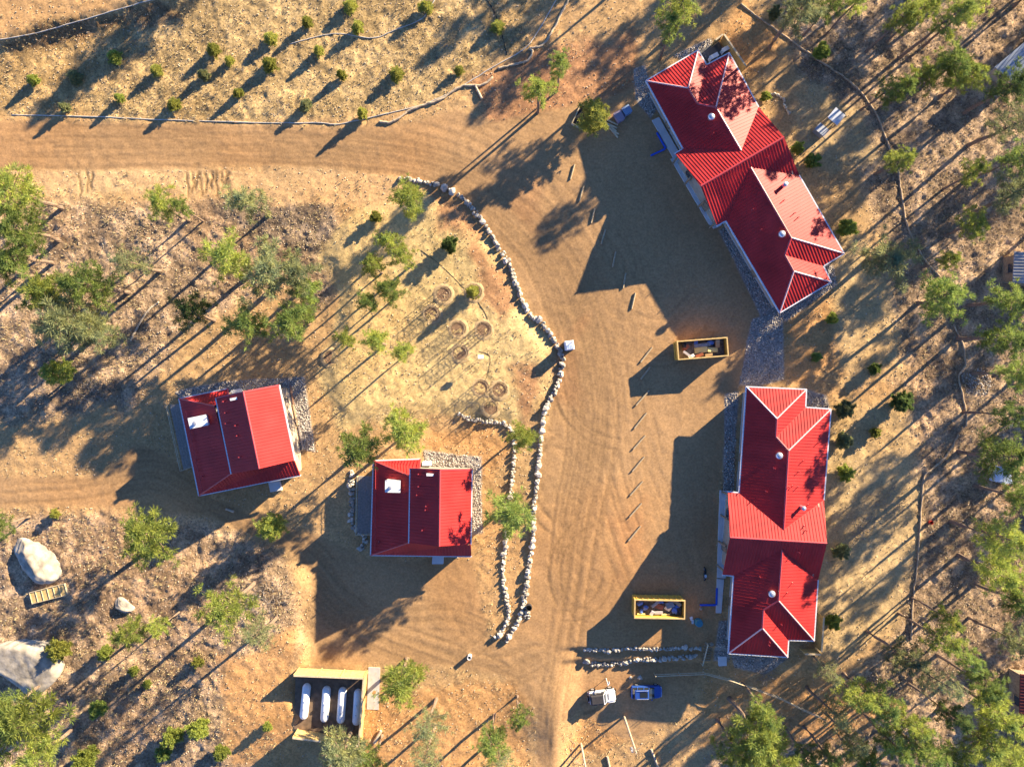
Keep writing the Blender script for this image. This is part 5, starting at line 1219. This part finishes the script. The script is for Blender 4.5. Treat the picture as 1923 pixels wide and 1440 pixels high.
# small metal roofed shelter and generator
p = Gs(1556, 231); root = thing('shelter', 'small open shelter with silver metal roof behind the slanted lodge', 'shelter', p, math.radians(-40))
for sx in (-.7, .7):
    for sy in (-.7, .7): MB().box((sx, sy, 1.1), (.1, .1, 2.2)).build('post', M_TIMBERD, root)
for k in range(3): MB().box((-.57 + k * .57, 0, 2.28 + .0), (.55, 1.75, .05), M=Matrix.Rotation(.12, 3, 'Y')).build('roof_panel', M_GALV, root)
MB().box((.78, 0, .9), (.06, 1.3, 1.5)).build('back_panel', M_TIMBERD, root)
crate('grey steel generator box beside the silver roofed shelter', 1537, 249, (1.1, 1.5, 1.0), math.radians(50), mat('grey_steel', (.36, .38, .42), .5, .3, .1, 3))
slab('tan concrete pad between the shelter and generator', [(1548,238),(1562,246),(1550,262),(1538,252)], .05, mat('tan_pad', (.48, .37, .25), .9, 0, .1, 2))
# houses at the right edge of the clearing
def hut(label, corners, z, m, wallm, ridge=.8):
    q = [P(px, py, z) for px, py in corners]; c = sum(q, Vector()) / 4; org = Vector((c.x, c.y, 0)); z0 = float(terrain(c.x, c.y)); root = thing('hut', label, 'building', org)
    a, b_, c_, d_ = q; r1 = (a + d_) / 2 + Vector((0, 0, ridge)); r2 = (b_ + c_) / 2 + Vector((0, 0, ridge))
    slope(root, org, [a, b_, r2, r1], (0, 1), m); slope(root, org, [d_, r1, r2, c_], (0, 3), m); ridge_cap(root, org, r1, r2, m)
    f = inset([(p_.x, p_.y) for p_ in q], .4)
    for i in range(4): wall(root, org, f[i], f[(i + 1) % 4], z0 - .3, z - .02, m=wallm)
    for i in range(4):
        A, B = Vector(f[i]), Vector(f[(i + 1) % 4]); d = (B - A).normalized(); window(root, org, (A + B) / 2 + Vector((d.y, -d.x)) * .1, d, z=1.7 + z0)
hut('grey metal roofed hut at the edge of the upper wood', [(1868,126),(1912,160),(2030,60),(1985,26)], 3.0, mat('grey_roof_metal', (.34, .38, .43), .4, .2, .15, 2), M_WALL)
hut('grey roofed hut with rusty edge beyond the pines', [(1905,472),(1902,530),(2010,545),(2012,486)], 3.0, mat('weathered_grey_roof', (.34, .33, .34), .5, .1, .3, .8), M_TIMBERD)
hut('dark red hut beyond the lower wood', [(1916,1265),(1914,1375),(2010,1390),(2014,1275)], 3.0, mat('dark_red_roof', (.12, .03, .03), .5, .1, .2, 1), M_TIMBERD)
for k, (px, py) in enumerate(((1890, 893), (1907, 897))):
    crate('pale blue plastic tank under the pines at the clearing edge', px * .97 + CX * .03, py * .97 + CY * .03, (1.0, 1.9, 1.2), math.radians(8), mat('pale_plastic', (.50, .58, .72), .5, 0, .1, 2)); 
for o in list(COL.objects):
    if o.name.startswith('crate') and o.get('label', '').startswith('pale blue plastic'): o['group'] = 'plastic tanks under the pines'; o['category'] = 'tank'

# ------------------------------------------------------------------ gravel, pebbles, litter, brush (uncountable)
def in_poly(poly, n):
    xs = [W2(p_) for p_ in poly]; x0, x1 = min(a for a, _ in xs), max(a for a, _ in xs); y0, y1 = min(b_ for _, b_ in xs), max(b_ for _, b_ in xs)
    x = RNG.uniform(x0, x1, n); y = RNG.uniform(y0, y1, n); k = sdist(poly, x, y) > .05
    return x[k], y[k]
OCT = np.array([(1,0,0),(-1,0,0),(0,1,0),(0,-1,0),(0,0,1),(0,0,-1)], float); OF = np.array([(0,2,4),(2,1,4),(1,3,4),(3,0,4),(2,0,5),(1,2,5),(3,1,5),(0,3,5)])
def zg_np(x, y):
    i = np.clip(((x + 75) / .2).astype(int), 0, 749) + i0; j = np.clip(((y + 57) / .2).astype(int), 0, 569) + j0
    return Z[i, j]
def pebbles(name, x, y, s0, s1, m, lift=.3):
    n = len(x); s = RNG.uniform(s0, s1, n)[:, None, None]
    sc = RNG.uniform(.6, 1.2, (n, 6, 1)) * s; a = RNG.uniform(0, 6.28, n); ca_, sa = np.cos(a), np.sin(a)
    v = OCT[None] * sc; vx = v[..., 0] * ca_[:, None] - v[..., 1] * sa[:, None]; vy = v[..., 0] * sa[:, None] + v[..., 1] * ca_[:, None]
    v = np.stack([vx + x[:, None], vy + y[:, None], v[..., 2] * .75 + (zg_np(x, y) + s[:, 0, 0] * lift)[:, None]], -1).reshape(-1, 3)
    f = (OF[None] + (np.arange(n) * 6)[:, None, None]).reshape(-1, 3)
    o = bpy.data.objects.new(name, mesh_np(name, v, f, m)); COL.objects.link(o); o['kind'] = 'stuff'; return o
def island_mat(name, ramp):
    m = bpy.data.materials.new(name); m.use_nodes = True; t_ = m.node_tree; b_ = t_.nodes['Principled BSDF']; b_.inputs['Roughness'].default_value = .9
    g_ = t_.nodes.new('ShaderNodeNewGeometry'); r_ = t_.nodes.new('ShaderNodeValToRGB'); r_.color_ramp.interpolation = 'LINEAR'
    el = r_.color_ramp.elements; el[0].color = (*ramp[0], 1); el[1].color = (*ramp[-1], 1)
    for k, c_ in enumerate(ramp[1:-1]): e_ = el.new((k + 1) / (len(ramp) - 1)); e_.color = (*c_, 1)
    t_.links.new(g_.outputs['Random Per Island'], r_.inputs[0]); t_.links.new(r_.outputs[0], b_.inputs['Base Color']); return m
M_GRAV = island_mat('river_gravel', [(.17, .135, .11), (.36, .31, .26), (.48, .42, .36), (.62, .56, .48)])
gxs, gys = [], []
for poly in GRAVEL:
    xs = [W2(p_) for p_ in poly]; ar = (max(a for a, _ in xs) - min(a for a, _ in xs)) * (max(b_ for _, b_ in xs) - min(b_ for _, b_ in xs))
    x, y = in_poly(poly, int(ar * 32)); gxs.append(x); gys.append(y)
x, y = in_poly([(1800,700),(1840,690),(1860,720),(1850,742),(1812,740)], 500); gxs.append(x); gys.append(y)
pebbles('gravel', np.concatenate(gxs), np.concatenate(gys), .06, .15, M_GRAV)
# clods and stones on rough ground
N = 110000; x = RNG.uniform(-72, 72, N); y = RNG.uniform(-54, 54, N)
_, rg, ym, _ = soil(x, y); keep = (RNG.random(N) < rg * .55 + .03) & (ym < .5)
pebbles('pebbles', x[keep], y[keep], .035, .125, island_mat('ground_stones', [(.20, .14, .09), (.36, .27, .18), (.46, .36, .25), (.58, .49, .37)]), .2)
rx_, ry_ = [], []
for poly, dn in (([(380,372),(640,380),(640,455),(560,480),(450,440)], 14), ([(130,360),(260,365),(330,420),(250,470),(150,430)], 7), ([(0,620),(200,640),(330,560),(300,700),(0,720)], 4), ([(170,1290),(420,1300),(420,1440),(150,1440)], 3), ([(480,1090),(560,1080),(555,1160),(490,1170)], 10), ([(1600,90),(1760,60),(1800,200),(1660,260)], 5), ([(1700,400),(1840,380),(1860,500),(1740,560)], 5)):
    xs = [W2(p_) for p_ in poly]; ar = (max(a for a, _ in xs) - min(a for a, _ in xs)) * (max(b_ for _, b_ in xs) - min(b_ for _, b_ in xs))
    x, y = in_poly(poly, int(ar * dn)); k_ = (RNG.random(len(x)) < sstep(.42, .62, NB.fbm(x, y, 2.5, 3)) * sstep(0, 2.5, sdist(poly, x, y))); rx_.append(x[k_]); ry_.append(y[k_])
pebbles('rubble', np.concatenate(rx_), np.concatenate(ry_), .04, .14, island_mat('grey_rubble', [(.15, .115, .085), (.25, .195, .145), (.33, .265, .20), (.40, .33, .26)]), .3)
# dry grass tufts, dead twigs
def blades(name, x, y, L, w, up, ramp, per):
    n = len(x); x = np.repeat(x, per) + RNG.normal(0, .05, n * per); y = np.repeat(y, per) + RNG.normal(0, .05, n * per); n = len(x)
    a = RNG.uniform(0, 6.28, n); ln = L * RNG.uniform(.5, 1.3, n); el = RNG.uniform(*up, n); z = zg_np(x, y)
    dx, dy, dz = np.cos(a) * np.cos(el) * ln, np.sin(a) * np.cos(el) * ln, np.sin(el) * ln
    px_, py_ = -np.sin(a) * w, np.cos(a) * w
    v = np.stack([np.stack([x + px_, y + py_, z + .01], -1), np.stack([x - px_, y - py_, z + .01], -1), np.stack([x + dx, y + dy, z + dz + .02], -1)], 1).reshape(-1, 3)
    o = bpy.data.objects.new(name, mesh_np(name, v, np.arange(n * 3).reshape(n, 3), island_mat(name + '_colour', ramp))); COL.objects.link(o); o['kind'] = 'stuff'
N = 52000; x = RNG.uniform(-72, 72, N); y = RNG.uniform(-54, 54, N); _, rg, ym, gv = soil(x, y)
k = (RNG.random(N) < np.clip(rg, 0, 1) * (.25 + 1.2 * sstep(.45, .65, NB.fbm(x, y, 3.0, 3)))) & (ym < .4) & (gv < .2)
blades('dry_grass', x[k], y[k], .34, .022, (.5, 1.4), [(.36, .26, .12), (.52, .40, .20), (.60, .48, .26)], 6)
N = 26000; x = RNG.uniform(-72, 72, N); y = RNG.uniform(-54, 54, N); _, rg, ym, gv = soil(x, y)
k = (RNG.random(N) < sstep(.5, 1, rg) * (.15 + 1.3 * sstep(.5, .68, NC.fbm(x, y, 6.0, 3)))) & (ym < .3) & (gv < .2)
blades('twigs', x[k], y[k], .75, .022, (.02, .5), [(.10, .075, .055), (.20, .15, .11), (.34, .29, .24)], 3)
def brush(label, px, py, r, n):
    m = MB(); p = Gs(px, py)
    for k in range(n):
        a = random.uniform(0, 6.28); d = r * math.sqrt(random.random()); x, y = d * math.cos(a), d * math.sin(a); b_ = random.uniform(0, 6.28); L = random.uniform(.5, 1.6); z = random.uniform(.03, .4) * (1 - d / r / 1.3)
        m.tube([(x, y, z), (x + L * .5 * math.cos(b_), y + L * .5 * math.sin(b_), z + random.uniform(0, .3)), (x + L * math.cos(b_ + .3), y + L * math.sin(b_ + .3), z + random.uniform(0, .25))], [.03, .022, .008], 4)
    o = m.build('brush_pile', mat('grey_dead_branches', (.27, .225, .185), .9, 0, .35, 3), None); o.location = p; tag(o, label, 'brush')
for px, py, r, n, lab in ((272,470,2.2,70,'heap of grey dead branches between two pines on the littered slope'), (165,735,3.0,90,'wide heap of dark branches above the cabin driveway'), (500,1120,2.6,80,'brush heap on top of the cut bank'), (1075,1425,2.6,60,'felled branches and offcuts by the steel sleeved pole'), (1675,940,2.2,50,'thin dead branches on pale sand behind the straight lodge'), (1620,985,1.8,45,'dead bush beside the shadows behind the straight lodge'), (600,560,1.3,40,'dark brush at the foot of the grey pines'), (1440,1262,1.3,40,'pale dead branches at the corner of the straight lodge')):
    brush(lab, px, py, r, n)
